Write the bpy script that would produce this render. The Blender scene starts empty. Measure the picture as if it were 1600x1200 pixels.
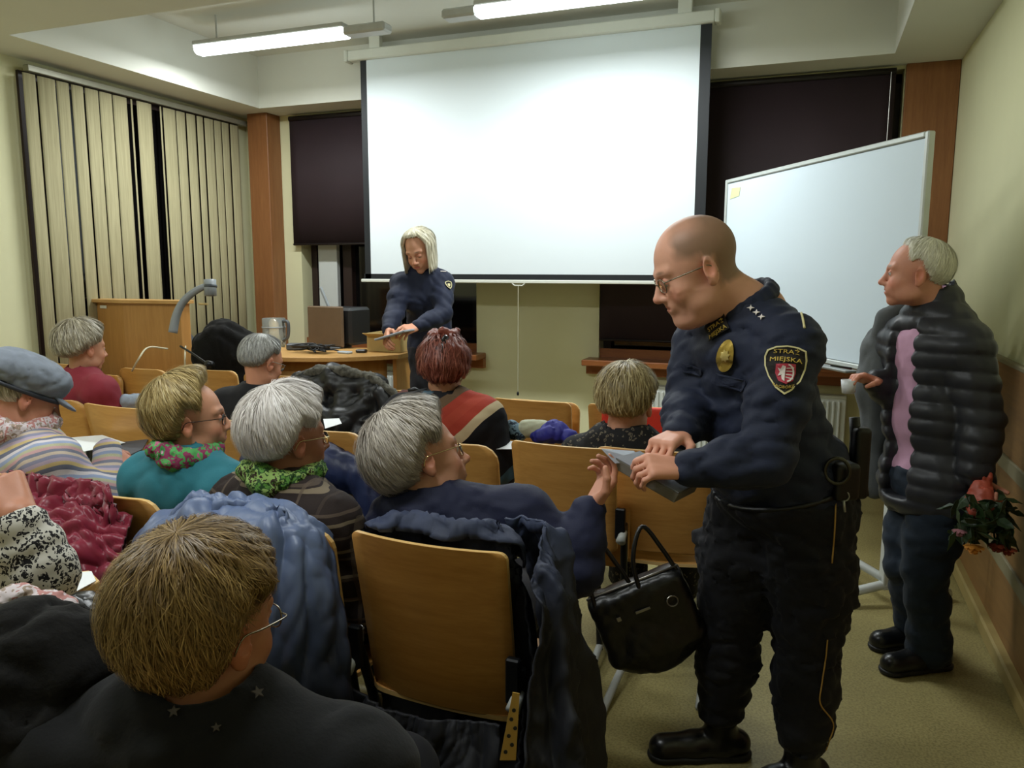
import bpy, math, random
import numpy as np
from mathutils import Vector, Matrix
from mathutils.bvhtree import BVHTree

S = bpy.context.scene
COL = S.collection

# ------------------------------------------------------------------ camera
FPX = 1224.5
YAW, PITCH, ROLL = math.radians(20.88), math.radians(8.227), math.radians(0.121)
CF = np.array([-math.sin(YAW)*math.cos(PITCH), math.cos(YAW)*math.cos(PITCH), -math.sin(PITCH)])
_R0 = np.array([math.cos(YAW), math.sin(YAW), 0.0]); _U0 = np.cross(_R0, CF)
CR = math.cos(ROLL)*_R0 + math.sin(ROLL)*_U0
CU = -math.sin(ROLL)*_R0 + math.cos(ROLL)*_U0
CP = np.array([0.0, 0.0, 1.5])
cam_d = bpy.data.cameras.new('camera'); cam = bpy.data.objects.new('camera', cam_d); COL.objects.link(cam)
cam_d.sensor_width = 36.0; cam_d.lens = 36.0*FPX/1600.0; cam_d.clip_start = 0.05; cam_d.clip_end = 60
M = Matrix([[CR[0], CU[0], -CF[0], CP[0]], [CR[1], CU[1], -CF[1], CP[1]], [CR[2], CU[2], -CF[2], CP[2]], [0, 0, 0, 1]])
cam.matrix_world = M
S.camera = cam

# ------------------------------------------------------------------ world, light, exposure
S.view_settings.view_transform = 'Standard'; S.view_settings.look = 'None'
S.view_settings.gamma = 1.0; S.view_settings.use_curve_mapping = False
S.view_settings.exposure = 0.36
W = bpy.data.worlds.new('world'); S.world = W; W.use_nodes = True
W.node_tree.nodes['Background'].inputs[0].default_value = (0.02, 0.025, 0.03, 1)
W.node_tree.nodes['Background'].inputs[1].default_value = 0.3

def area(name, loc, sx, sy, power, col, rot=(0, 0, 0), spread=None):
    l = bpy.data.lights.new(name, 'AREA'); l.shape = 'RECTANGLE'; l.size = sx; l.size_y = sy
    l.energy = power; l.color = col
    if spread: l.spread = spread
    o = bpy.data.objects.new(name, l); o.location = loc; o.rotation_euler = rot; COL.objects.link(o); return o
LC = (0.96, 1.0, 1.0)
area('front_lamp_light', (-3.42, 4.5, 2.925), 1.15, 0.1, 26, LC)
area('front_lamp_light', (-1.3, 4.45, 2.925), 1.15, 0.1, 30, LC)
area('middle_lamp_light', (-3.45, 1.2, 2.95), 1.15, 0.1, 22, LC)
area('middle_lamp_light', (-1.3, 1.2, 2.95), 1.15, 0.1, 19, LC)
area('unseen_rear_light', (-1.3, -1.6, 2.95), 1.15, 0.1, 5, LC)  # unseen rear pair without fixtures, added as weak light behind the camera
area('unseen_rear_light', (-3.4, -1.6, 2.95), 1.15, 0.1, 5, LC)

def P(x, y, d):
    """point of the room seen at (x, y) of the 1600x1200 frame, d metres deep"""
    return CP + (CF + CR*(x-800)/FPX - CU*(y-600)/FPX)*d
def ray(x, y):
    v = CF + CR*(x-800)/FPX - CU*(y-600)/FPX
    return v/np.linalg.norm(v)
def Pz(x, y, z):
    v = ray(x, y); return CP + v*(z-CP[2])/v[2]
def PX(x, y, X):
    v = ray(x, y); return CP + v*(X-CP[0])/v[0]
def PY(x, y, Y):
    v = ray(x, y); return CP + v*(Y-CP[1])/v[1]
def proj(p):
    v = np.asarray(p, float)-CP; return 800+FPX*(v@CR)/(v@CF), 600-FPX*(v@CU)/(v@CF)

# ------------------------------------------------------------------ materials
def srgb(c):
    return tuple((x/12.92 if x <= 0.04045 else ((x+0.055)/1.055)**2.4) for x in c)
def hexc(h):
    h = h.lstrip('#'); return srgb([int(h[i:i+2], 16)/255 for i in (0, 2, 4)])
MATS = {}
class NT:
    def __init__(s, m):
        m.use_nodes = True; s.t = m.node_tree; s.n = s.t.nodes; s.l = s.t.links; s.b = s.n['Principled BSDF']
    def add(s, typ, **kw):
        n = s.n.new(typ)
        for k, v in kw.items():
            if k.startswith('i_'):
                n.inputs[k[2:].replace('_', ' ')].default_value = v
            else: setattr(n, k, v)
        return n
    def link(s, a, b): s.l.new(a, b)
    def coord(s, kind='Object', scale=(1, 1, 1), rot=(0, 0, 0)):
        tc = s.n.new('ShaderNodeTexCoord'); mp = s.n.new('ShaderNodeMapping')
        mp.inputs['Scale'].default_value = scale; mp.inputs['Rotation'].default_value = rot
        s.link(tc.outputs[kind], mp.inputs['Vector']); return mp.outputs[0]
    def noise(s, vec, scale, detail=4, rough=0.55):
        n = s.add('ShaderNodeTexNoise'); n.inputs['Scale'].default_value = scale; n.inputs['Detail'].default_value = detail
        n.inputs['Roughness'].default_value = rough
        s.link(vec, n.inputs['Vector']); return n.outputs['Fac']
    def ramp(s, fac, stops, interp='LINEAR'):
        r = s.n.new('ShaderNodeValToRGB'); e = r.color_ramp; e.interpolation = interp
        while len(e.elements) < len(stops): e.elements.new(0.5)
        for el, (p, c) in zip(e.elements, stops):
            el.position = p; el.color = (*c[:3], 1)
        s.link(fac, r.inputs[0]); return r.outputs[0]
    def mix(s, fac, a, b, mode='MIX'):
        m = s.n.new('ShaderNodeMix'); m.data_type = 'RGBA'; m.blend_type = mode
        for i, v in ((6, a), (7, b)):
            if hasattr(v, 'is_linked') or hasattr(v, 'node'): s.link(v, m.inputs[i])
            else: m.inputs[i].default_value = (*v[:3], 1)
        if hasattr(fac, 'node'): s.link(fac, m.inputs[0])
        else: m.inputs[0].default_value = fac
        return m.outputs[2]
    def bump(s, h, strength=0.3, dist=0.005):
        b = s.n.new('ShaderNodeBump'); b.inputs['Strength'].default_value = strength; b.inputs['Distance'].default_value = dist
        s.link(h, b.inputs['Height']); s.link(b.outputs[0], s.b.inputs['Normal'])
    def base(s, v):
        if hasattr(v, 'node'): s.link(v, s.b.inputs['Base Color'])
        else: s.b.inputs['Base Color'].default_value = (*v[:3], 1)
def newmat(name, rough=0.6, metal=0.0, spec=0.5):
    m = bpy.data.materials.new(name); t = NT(m)
    t.b.inputs['Roughness'].default_value = rough; t.b.inputs['Metallic'].default_value = metal
    t.b.inputs['Specular IOR Level'].default_value = spec
    return m, t
def plain(name, col, rough=0.6, metal=0.0, var=0.06, scale=12, bump=0.0, bscale=60, spec=0.5, sheen=0.0, bdist=0.002):
    if name in MATS: return MATS[name]
    m, t = newmat(name, rough, metal, spec)
    c = hexc(col) if isinstance(col, str) else col
    v = t.coord()
    n = t.noise(v, scale)
    lo = tuple(x*(1-var) for x in c); hi = tuple(min(1, x*(1+var)) for x in c)
    t.base(t.ramp(n, [(0.3, lo), (0.7, hi)]))
    if bump: t.bump(t.noise(v, bscale, 5), bump, bdist)
    if sheen: t.b.inputs['Sheen Weight'].default_value = sheen
    MATS[name] = m; return m
def wood(name, c1, c2, rough=0.4, scale=1.0, axis='x'):
    if name in MATS: return MATS[name]
    m, t = newmat(name, rough)
    sc = {'x': (1.2, 14, 14), 'z': (14, 14, 1.2), 'y': (14, 1.2, 14)}[axis]
    v = t.coord(scale=tuple(a*scale for a in sc))
    n = t.noise(v, 2.5, 6, 0.6)
    v2 = t.coord(scale=tuple(a*scale*4 for a in sc)); n2 = t.noise(v2, 3, 3)
    c = t.ramp(n, [(0.3, hexc(c1)), (0.7, hexc(c2))])
    t.base(t.mix(0.25, c, t.ramp(n2, [(0.35, hexc(c1)), (0.65, hexc(c2))])))
    t.bump(n2, 0.05, 0.001)
    MATS[name] = m; return m
def emis(name, col, strength):
    m, t = newmat(name); t.base(col); t.b.inputs['Emission Color'].default_value = (*col, 1); t.b.inputs['Emission Strength'].default_value = strength
    MATS[name] = m; return m
def attrmat(name, rough=0.5, sss=0.0, bump=0.12, bscale=180, spec=0.4, var=True):
    m, t = newmat(name, rough, 0, spec)
    a = t.add('ShaderNodeAttribute'); a.attribute_name = 'Col'
    v = t.coord()
    if var:
        n = t.noise(v, 35, 4); t.base(t.mix(n, t.mix(1.0, a.outputs['Color'], (0.9, 0.84, 0.84), 'MULTIPLY'), a.outputs['Color']))
    else: t.base(a.outputs['Color'])
    if bump: t.bump(t.noise(v, bscale, 4), bump, 0.001)
    if sss:
        t.b.inputs['Subsurface Weight'].default_value = sss; t.b.inputs['Subsurface Radius'].default_value = (0.012, 0.004, 0.002)
        t.b.inputs['Subsurface Scale'].default_value = 0.6
    MATS[name] = m; return m

# ------------------------------------------------------------------ object helpers
def tag(o, label=None, cat=None, group=None, kind=None):
    if label: o['label'] = label
    if cat: o['category'] = cat
    if group: o['group'] = group
    if kind: o['kind'] = kind
    return o
def empty(name, loc=(0, 0, 0), rz=0.0, label=None, cat=None, group=None):
    o = bpy.data.objects.new(name, None); COL.objects.link(o); o.location = loc; o.rotation_euler = (0, 0, rz)
    o.empty_display_size = 0.05
    return tag(o, label, cat, group)
def mesh(name, V, F, m=None, parent=None, smooth=False, cols=None, uvs=None, mats=None, midx=None):
    me = bpy.data.meshes.new(name)
    V = np.asarray(V, dtype=np.float64)
    if isinstance(F, np.ndarray) and F.ndim == 2:
        n, k = F.shape
        me.vertices.add(len(V)); me.vertices.foreach_set('co', V.astype(np.float32).ravel())
        me.loops.add(n*k); me.loops.foreach_set('vertex_index', F.astype(np.int32).ravel())
        me.polygons.add(n); me.polygons.foreach_set('loop_start', np.arange(0, n*k, k, dtype=np.int32))
        me.update(calc_edges=True)
    else:
        me.from_pydata(V.tolist(), [], [list(map(int, f)) for f in F])
    if mats:
        for x in mats: me.materials.append(x)
        if midx is not None: me.polygons.foreach_set('material_index', np.asarray(midx, dtype=np.int32))
    elif m: me.materials.append(m)
    if cols is not None:
        ca = me.color_attributes.new('Col', 'FLOAT_COLOR', 'POINT')
        c4 = np.ones((len(V), 4), dtype=np.float32); c4[:, :3] = cols; ca.data.foreach_set('color', c4.ravel())
    if uvs is not None:
        ul = me.uv_layers.new(name='UV'); li = np.empty(len(me.loops), dtype=np.int32); me.loops.foreach_get('vertex_index', li)
        ul.data.foreach_set('uv', np.asarray(uvs, dtype=np.float32)[li].ravel())
    if smooth: me.polygons.foreach_set('use_smooth', np.ones(len(me.polygons), dtype=bool))
    me.update()
    o = bpy.data.objects.new(name, me); COL.objects.link(o)
    if parent: o.parent = parent
    return o
def recenter(o, base=None):
    """move the origin to the thing's base, leaving the geometry in place"""
    me = o.data; n = len(me.vertices); a = np.empty(n*3, dtype=np.float32); me.vertices.foreach_get('co', a); a = a.reshape(-1, 3)
    c = np.array([a[:, 0].mean(), a[:, 1].mean(), a[:, 2].min()]) if base is None else np.asarray(base)
    me.vertices.foreach_set('co', (a-c).astype(np.float32).ravel()); me.update()
    o.location = Vector(c) + o.location
    for ch in COL.objects:
        if ch.parent == o: ch.location = ch.location - Vector(c)
    return o

class MB:
    """collects simple shapes into one mesh"""
    def __init__(s): s.V = []; s.F = []
    def add(s, V, F):
        k = len(s.V); s.V += [tuple(map(float, v)) for v in V]; s.F += [[i+k for i in f] for f in F]; return s
    def box(s, c, size, rz=0, bev=0.0, R=None):
        """box centred on c; bev rounds the edges (chamfered box)"""
        hx, hy, hz = [x/2 for x in size]; b = min(bev, hx*0.9, hy*0.9, hz*0.9)
        if R is None:
            cz, sz = math.cos(rz), math.sin(rz); R = np.array([[cz, -sz, 0], [sz, cz, 0], [0, 0, 1]])
        if b <= 0:
            V = [(x*hx, y*hy, z*hz) for x in (-1, 1) for y in (-1, 1) for z in (-1, 1)]
            F = [(0, 1, 3, 2), (4, 6, 7, 5), (0, 4, 5, 1), (2, 3, 7, 6), (0, 2, 6, 4), (1, 5, 7, 3)]
        else:
            V = []; idx = {}
            for x in (-1, 1):
                for y in (-1, 1):
                    for z in (-1, 1):
                        for a in range(3):
                            p = [x*(hx-b), y*(hy-b), z*(hz-b)]; p[a] = (x, y, z)[a]*(hx, hy, hz)[a]
                            idx[(x, y, z, a)] = len(V); V.append(p)
            F = []
            for a in range(3):
                o = [i for i in range(3) if i != a]
                for sg in (-1, 1):
                    q = []
                    for u, w in ((-1, -1), (1, -1), (1, 1), (-1, 1)):
                        k = [0, 0, 0]; k[a] = sg; k[o[0]] = u; k[o[1]] = w; q.append(idx[(*k, a)])
                    F.append(q if (sg > 0) == (a != 1) else q[::-1])
            for a in range(3):
                o = [i for i in range(3) if i != a]
                for u in (-1, 1):
                    for w in (-1, 1):
                        k0 = [0, 0, 0]; k0[a] = -1; k0[o[0]] = u; k0[o[1]] = w
                        k1 = list(k0); k1[a] = 1
                        q = [idx[(*k0, o[0])], idx[(*k1, o[0])], idx[(*k1, o[1])], idx[(*k0, o[1])]]
                        F.append(q)
            for x in (-1, 1):
                for y in (-1, 1):
                    for z in (-1, 1): F.append([idx[(x, y, z, 0)], idx[(x, y, z, 1)], idx[(x, y, z, 2)]])
        V = np.array(V) @ R.T + np.asarray(c, float)
        return s.add(V, F)
    def prism(s, pts, z0, z1):
        n = len(pts); V = [(x, y, z0) for x, y in pts] + [(x, y, z1) for x, y in pts]
        F = [list(range(n))[::-1], list(range(n, 2*n))] + [[i, (i+1) % n, n+(i+1) % n, n+i] for i in range(n)]
        return s.add(V, F)
    def tube(s, pts, r, seg=10, closed=False):
        V, F = tube_vf(pts, r, seg, closed); return s.add(V, F)
    def lathe(s, prof, c=(0, 0, 0), seg=24):
        V = []; F = []; n = len(prof)
        for i in range(seg):
            a = 2*math.pi*i/seg
            for r, z in prof: V.append((c[0]+r*math.cos(a), c[1]+r*math.sin(a), c[2]+z))
        for i in range(seg):
            j = (i+1) % seg
            for k in range(n-1): F.append([i*n+k, j*n+k, j*n+k+1, i*n+k+1])
        return s.add(V, F)
    def build(s, name, m, parent=None, smooth=False, fix=True):
        o = mesh(name, s.V, s.F, m, parent, smooth)
        if fix:
            import bmesh
            bm = bmesh.new(); bm.from_mesh(o.data); bmesh.ops.recalc_face_normals(bm, faces=bm.faces); bm.to_mesh(o.data); bm.free()
        return o
def tube_vf(pts, r, seg=10, closed=False, caps=True, squash=None):
    pts = [np.asarray(p, float) for p in pts]; n = len(pts)
    rr = [r]*n if np.isscalar(r) else list(r)
    V = []; F = []
    up = None
    for i in range(n):
        a = pts[(i-1) % n] if (closed or i > 0) else pts[i]; b = pts[(i+1) % n] if (closed or i < n-1) else pts[i]
        t = b-a; t = t/(np.linalg.norm(t)+1e-9)
        if up is None:
            up = np.array([0, 0, 1.0]) if abs(t[2]) < 0.9 else np.array([1.0, 0, 0])
        u = np.cross(t, up); u /= (np.linalg.norm(u)+1e-9); w = np.cross(u, t); up = w
        for k in range(seg):
            an = 2*math.pi*k/seg; V.append(pts[i]+rr[i]*(math.cos(an)*u+math.sin(an)*w))
    m = n if closed else n-1
    for i in range(m):
        j = (i+1) % n
        for k in range(seg): F.append([i*seg+k, i*seg+(k+1) % seg, j*seg+(k+1) % seg, j*seg+k])
    if not closed and caps:
        F.append(list(range(seg))[::-1]); F.append([(n-1)*seg+k for k in range(seg)])
    return V, F
def bez(pts, n=12):
    """smooth curve through pts (Catmull-Rom)"""
    p = [np.asarray(q, float) for q in pts]; p = [2*p[0]-p[1]] + p + [2*p[-1]-p[-2]]; out = []
    for i in range(1, len(p)-2):
        for k in range(n):
            t = k/n
            out.append(0.5*((2*p[i]) + (-p[i-1]+p[i+1])*t + (2*p[i-1]-5*p[i]+4*p[i+1]-p[i+2])*t*t + (-p[i-1]+3*p[i]-3*p[i+1]+p[i+2])*t**3))
    out.append(p[-2]); return out
def shade_auto(o):
    o.data.polygons.foreach_set('use_smooth', np.ones(len(o.data.polygons), dtype=bool))
    md = o.modifiers.new('wn', 'WEIGHTED_NORMAL'); md.keep_sharp = True
    return o
def bevel(o, w=0.003, seg=2):
    md = o.modifiers.new('bevel', 'BEVEL'); md.width = w; md.segments = seg; md.limit_method = 'ANGLE'; md.angle_limit = math.radians(50)
    return o

# ------------------------------------------------------------------ implicit surfaces
class SDF:
    def __init__(s): s.p = []
    def _a(s, fn, lo, hi, op, k, co=None):
        s.p.append((fn, np.asarray(lo, float), np.asarray(hi, float), op, k, co)); return s
    def cap(s, a, b, ra, rb=None, k=0.02, op='u', co=None, quilt=None):
        a = np.asarray(a, float); b = np.asarray(b, float); rb = ra if rb is None else rb
        d = b-a; L2 = float(d@d)+1e-9; L = math.sqrt(L2)
        def fn(X, Y, Z):
            t = ((X-a[0])*d[0]+(Y-a[1])*d[1]+(Z-a[2])*d[2])/L2
            tc = np.clip(t, 0, 1)
            r = np.sqrt((X-a[0]-tc*d[0])**2+(Y-a[1]-tc*d[1])**2+(Z-a[2]-tc*d[2])**2) - (ra+(rb-ra)*tc)
            if quilt: r = r - quilt[1]*np.sqrt(np.abs(np.sin(np.pi*(t*L+quilt[2])/quilt[0]))+1e-6)
            return r
        R = max(ra, rb)+(quilt[1] if quilt else 0); return s._a(fn, np.minimum(a, b)-R, np.maximum(a, b)+R, op, k, co)
    def ell(s, c, r, ax=None, k=0.02, op='u', co=None, quilt=None):
        c = np.asarray(c, float); r = np.asarray(r, float); A = np.eye(3) if ax is None else np.asarray(ax, float)
        def fn(X, Y, Z):
            q = [((X-c[0])*A[i][0]+(Y-c[1])*A[i][1]+(Z-c[2])*A[i][2])/r[i] for i in range(3)]
            k0 = np.sqrt(q[0]**2+q[1]**2+q[2]**2)+1e-6
            k1 = np.sqrt((q[0]/r[0])**2+(q[1]/r[1])**2+(q[2]/r[2])**2)+1e-6
            d = k0*(k0-1)/k1
            if quilt: d = d - quilt[1]*np.sqrt(np.abs(np.sin(np.pi*(q[2]*r[2]+quilt[2])/quilt[0]))+1e-6)
            return d
        ext = np.sqrt(((A*r[:, None])**2).sum(0))+(quilt[1] if quilt else 0)
        return s._a(fn, c-ext, c+ext, op, k, co)
    def box(s, c, h, ax=None, rad=0.01, k=0.01, op='u', co=None):
        c = np.asarray(c, float); h = np.asarray(h, float)-rad; A = np.eye(3) if ax is None else np.asarray(ax, float)
        def fn(X, Y, Z):
            q = [np.abs((X-c[0])*A[i][0]+(Y-c[1])*A[i][1]+(Z-c[2])*A[i][2])-h[i] for i in range(3)]
            o = np.sqrt(np.maximum(q[0], 0)**2+np.maximum(q[1], 0)**2+np.maximum(q[2], 0)**2)
            return o+np.minimum(np.maximum(np.maximum(q[0], q[1]), q[2]), 0)-rad
        ext = np.sqrt(((A*(h+rad)[:, None])**2).sum(0)); ext = np.abs(A.T) @ (h+rad)
        return s._a(fn, c-ext, c+ext, op, k, co)
    def half(s, p, n, lo, hi, k=0.004, op='i'):
        """keep the side of the plane the normal points away from"""
        p = np.asarray(p, float); n = np.asarray(n, float)/np.linalg.norm(n)
        return s._a(lambda X, Y, Z: (X-p[0])*n[0]+(Y-p[1])*n[1]+(Z-p[2])*n[2], lo, hi, 'i', k)
    def path(s, pts, rr, k=0.02, quilt=None, op='u', co=None):
        rr = [rr]*len(pts) if np.isscalar(rr) else rr; acc = 0
        for i in range(len(pts)-1):
            q = (quilt[0], quilt[1], acc) if quilt else None
            s.cap(pts[i], pts[i+1], rr[i], rr[i+1], k, op, co, q); acc += float(np.linalg.norm(np.asarray(pts[i+1], float)-np.asarray(pts[i], float)))
        return s
    def mesh(s, h, fold=None, smooth=1):
        us = [p for p in s.p if p[3] == 'u']
        lo = np.min([p[1] for p in us], axis=0)-4*h-0.012; hi = np.max([p[2] for p in us], axis=0)+4*h+0.012
        n = np.ceil((hi-lo)/h).astype(int)+1
        G = np.full(n, 0.2, dtype=np.float32)
        xs = [lo[i]+h*np.arange(n[i]) for i in range(3)]
        for fn, a, b, op, k, co in s.p:
            m = k+3*h+0.01
            i0 = np.clip(np.floor((a-m-lo)/h).astype(int), 0, n); i1 = np.clip(np.ceil((b+m-lo)/h).astype(int)+1, 0, n)
            if np.any(i1 <= i0): continue
            X = xs[0][i0[0]:i1[0]][:, None, None]; Y = xs[1][i0[1]:i1[1]][None, :, None]; Z = xs[2][i0[2]:i1[2]][None, None, :]
            d = np.asarray(fn(X, Y, Z), dtype=np.float32)
            sl = G[i0[0]:i1[0], i0[1]:i1[1], i0[2]:i1[2]]
            if op == 'u':
                hh = np.maximum(k-np.abs(sl-d), 0)/k; r = np.minimum(sl, d)-hh*hh*k*0.25
            elif op == 's':
                d = -d; hh = np.maximum(k-np.abs(sl-d), 0)/k; r = np.maximum(sl, d)+hh*hh*k*0.25
            else:
                hh = np.maximum(k-np.abs(sl-d), 0)/k; r = np.maximum(sl, d)+hh*hh*k*0.25
            G[i0[0]:i1[0], i0[1]:i1[1], i0[2]:i1[2]] = r
        if fold is not None:
            X = xs[0][:, None, None]; Y = xs[1][None, :, None]; Z = xs[2][None, None, :]
            mask = np.abs(G) < 0.04
            ii = np.argwhere(mask); pts = lo+ii*h
            G[mask] = G[mask] + fold(pts).astype(np.float32)
        return surfnet(G, lo, h, smooth)
def surfnet(G, lo, h, smooth=1):
    ins = G < 0
    n = G.shape
    c = [ins[i:n[0]-1+i, j:n[1]-1+j, k:n[2]-1+k] for i in (0, 1) for j in (0, 1) for k in (0, 1)]
    sm = np.zeros(c[0].shape, dtype=np.int8)
    for q in c: sm += q
    act = (sm > 0) & (sm < 8)
    idx = np.full(act.shape, -1, dtype=np.int64); ac = np.argwhere(act); idx[act] = np.arange(len(ac))
    g = np.stack([G[i:n[0]-1+i, j:n[1]-1+j, k:n[2]-1+k][act] for i in (0, 1) for j in (0, 1) for k in (0, 1)], axis=1)
    off = np.array([(i, j, k) for i in (0, 1) for j in (0, 1) for k in (0, 1)], float)
    E = [(a, b) for a in range(8) for b in range(a+1, 8) if np.abs(off[a]-off[b]).sum() == 1]
    sumv = np.zeros((len(ac), 3)); cnt = np.zeros(len(ac))
    for a, b in E:
        ga, gb = g[:, a], g[:, b]; x = (ga < 0) != (gb < 0)
        t = np.where(x, ga/np.where(np.abs(ga-gb) < 1e-9, 1e-9, ga-gb), 0)
        sumv += np.where(x[:, None], off[a]+t[:, None]*(off[b]-off[a]), 0); cnt += x
    V = lo+h*(ac+sumv/np.maximum(cnt, 1)[:, None])
    Q = []
    for ax in range(3):
        a, b = [(1, 2), (2, 0), (0, 1)][ax]
        sl0 = [slice(1, n[i]-1) for i in range(3)]; sl0[ax] = slice(0, n[ax]-1)
        sl1 = [slice(1, n[i]-1) for i in range(3)]; sl1[ax] = slice(1, n[ax])
        s0 = ins[tuple(sl0)]; s1 = ins[tuple(sl1)]
        e = np.argwhere(s0 != s1)
        if len(e) == 0: continue
        fl = s0[tuple(e.T)]
        base = e.copy()
        base[:, a] += 1; base[:, b] += 1
        def cell(da, db):
            q = base.copy(); q[:, a] -= da; q[:, b] -= db; return idx[tuple(q.T)]
        q = np.stack([cell(1, 1), cell(0, 1), cell(0, 0), cell(1, 0)], axis=1)
        q[~fl] = q[~fl][:, ::-1]; Q.append(q)
    F = np.concatenate(Q); F = F[(F >= 0).all(axis=1)]
    for _ in range(smooth):
        acc = np.zeros_like(V); ct = np.zeros(len(V))
        for i in range(4):
            np.add.at(acc, F[:, i], V[F[:, (i+1) % 4]]); np.add.at(ct, F[:, i], 1)
            np.add.at(acc, F[:, i], V[F[:, (i-1) % 4]]); np.add.at(ct, F[:, i], 1)
        V = V*0.5+0.5*acc/np.maximum(ct, 1)[:, None]
    return V, F
def nrm(v): v = np.asarray(v, float); return v/(np.linalg.norm(v)+1e-12)
def normals(V, F):
    a, b, c = V[F[:, 0]], V[F[:, 1]], V[F[:, 2]]; n = np.cross(b-a, c-a); N = np.zeros_like(V)
    for i in range(F.shape[1]): np.add.at(N, F[:, i], n)
    return N/(np.linalg.norm(N, axis=1)[:, None]+1e-12)
def wav(Pn, seed, freq, axis=(1, 1, 1), warp=1.0, n=5):
    """smooth pseudo noise, -1..1, stretched by axis weights"""
    r = np.random.RandomState(seed); q = Pn*np.asarray(axis)*freq; out = 0
    w = warp*np.stack([np.sin(q@r.normal(size=3)*0.6+r.rand()*6) for _ in range(3)], axis=1)
    q = q+w
    for i in range(n): out = out+np.sin(q@(r.normal(size=3)*(1+0.3*i))+r.rand()*6.28)
    return out/n*1.6
def foldfn(seed, amp=0.006, freq=14, axis=(1, 1, 1)):
    def f(p):
        a = wav(p, seed, freq, axis); b = wav(p, seed+7, freq*2.3, axis, 0.7)
        c = wav(p, seed+13, freq*4.6, axis, 0.8)
        rg = lambda v: (1-np.clip(np.abs(v), 0, 1))**2
        return amp*(.35-rg(a))*-1.15-amp*.55*(.35-rg(b))-amp*.16*(.35-rg(c))
    return f
def frame(heading, pitch=0, roll=0):
    """rows: right, forward, up.  heading 0 = +Y, 90 = +X (degrees)"""
    h, p, r = map(math.radians, (heading, pitch, roll))
    f = np.array([math.sin(h)*math.cos(p), math.cos(h)*math.cos(p), math.sin(p)])
    rt = np.array([math.cos(h), -math.sin(h), 0.0]); up = np.cross(rt, f)
    return np.array([math.cos(r)*rt-math.sin(r)*up, f, math.sin(r)*rt+math.cos(r)*up])
# ================================================================== the room
XL, XR, YF, YB, ZC, ZS = -4.69, 0.785, 5.78, -3.2, 3.2, 2.80
m_wall = plain('wall_paint', '#dedcb4', 0.8, var=0.03, scale=2, bump=0.05, bscale=90)
m_white = plain('ceiling_paint', '#dfe0d6', 0.85, var=0.02, scale=2)
def floor_mat():
    m, t = newmat('speckled_linoleum', 0.42)
    v = t.coord()
    n = t.noise(v, 3, 4); n2 = t.noise(v, 120, 2)
    c = t.ramp(n, [(0.3, hexc('#857a4e')), (0.7, hexc('#9c905e'))])
    t.base(t.mix(0.35, c, t.ramp(n2, [(0.35, hexc('#6f6840')), (0.6, hexc('#bfb47c'))])))
    t.bump(n2, 0.05, 0.001); return m
def struct(o): o['kind'] = 'structure'; return o
struct(MB().box(((XL+XR)/2, (YF+YB)/2, -0.05), (XR-XL+0.6, YF-YB+0.6, 0.1)).build('floor', floor_mat()))
struct(MB().box(((XL+XR)/2, (YF+YB)/2, ZC+0.05), (XR-XL+0.6, YF-YB+0.6, 0.1)).build('ceiling', m_white))
# beams dropped below the ceiling round the bay
cm = MB()
cm.box(((XL+XR)/2, (5.45+YF)/2, (ZS+ZC)/2), (XR-XL, YF-5.45, ZC-ZS))
cm.box(((XL-4.28)/2, (3.31+5.45)/2, (ZS+ZC)/2), (-4.28-XL, 5.45-3.31, ZC-ZS))
cm.box(((XR+0.385)/2, (3.31+5.45)/2, (ZS+ZC)/2), (XR-0.385, 5.45-3.31, ZC-ZS))
cm.box(((XL+XR)/2, (3.31+2.75)/2, (ZS+ZC)/2), (XR-XL, 0.56, ZC-ZS))
struct(cm.build('trim_1', m_white))
wl = MB(); wl.box((XL-0.1, (YF+YB)/2, ZC/2), (0.2, YF-YB+0.4, ZC)); struct(wl.build('wall_left', m_wall))
wr = MB(); wr.box((XR+0.1, (YF+YB)/2, ZC/2), (0.2, YF-YB+0.4, ZC)); struct(wr.build('wall_right', m_wall))
wb = MB(); wb.box(((XL+XR)/2, YB-0.1, ZC/2), (XR-XL+0.4, 0.2, ZC)); struct(wb.build('wall_back', m_wall))
W1 = (-4.16, -2.51, 0.84, 2.78); W2 = (-1.50, 0.47, 0.84, 2.78)
wf = MB()
for x0, x1 in ((XL-0.2, W1[0]), (W1[1], W2[0]), (W2[1], XR+0.2)): wf.box(((x0+x1)/2, YF+0.12, ZC/2), (x1-x0, 0.24, ZC))
for w in (W1, W2):
    wf.box(((w[0]+w[1])/2, YF+0.12, w[2]/2), (w[1]-w[0], 0.24, w[2]))
    wf.box(((w[0]+w[1])/2, YF+0.12, (w[3]+ZC)/2), (w[1]-w[0], 0.24, ZC-w[3]))
struct(wf.build('wall_front', m_wall))
m_glass = plain('night_glass', '#0c0b0c', 0.08, var=0.2, scale=3, spec=0.6)
m_frame = plain('dark_window_frame', '#2a1a16', 0.5)
m_pvc = plain('white_window_frame', '#cfd4d2', 0.45, var=0.02)
def window(name, w, mull):
    f = MB(); y = YF+0.17
    for x in (w[0]+0.03, w[1]-0.03): f.box((x, y, (w[2]+w[3])/2), (0.06, 0.06, w[3]-w[2]), bev=0.004)
    for z in (w[2]+0.03, w[3]-0.03): f.box(((w[0]+w[1])/2, y, z), (w[1]-w[0], 0.06, 0.06), bev=0.004)
    for x in mull: f.box((x, y, (w[2]+w[3])/2), (0.09, 0.07, w[3]-w[2]), bev=0.004)
    o = struct(f.build(name, m_frame))
    MB().box(((w[0]+w[1])/2, y+0.04, (w[2]+w[3])/2), (w[1]-w[0], 0.02, w[3]-w[2])).build('pane', m_glass, o)
    return o
window('window_1', W1, (-3.79, -3.0))
window('window_2', W2, (-0.5,))
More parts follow.
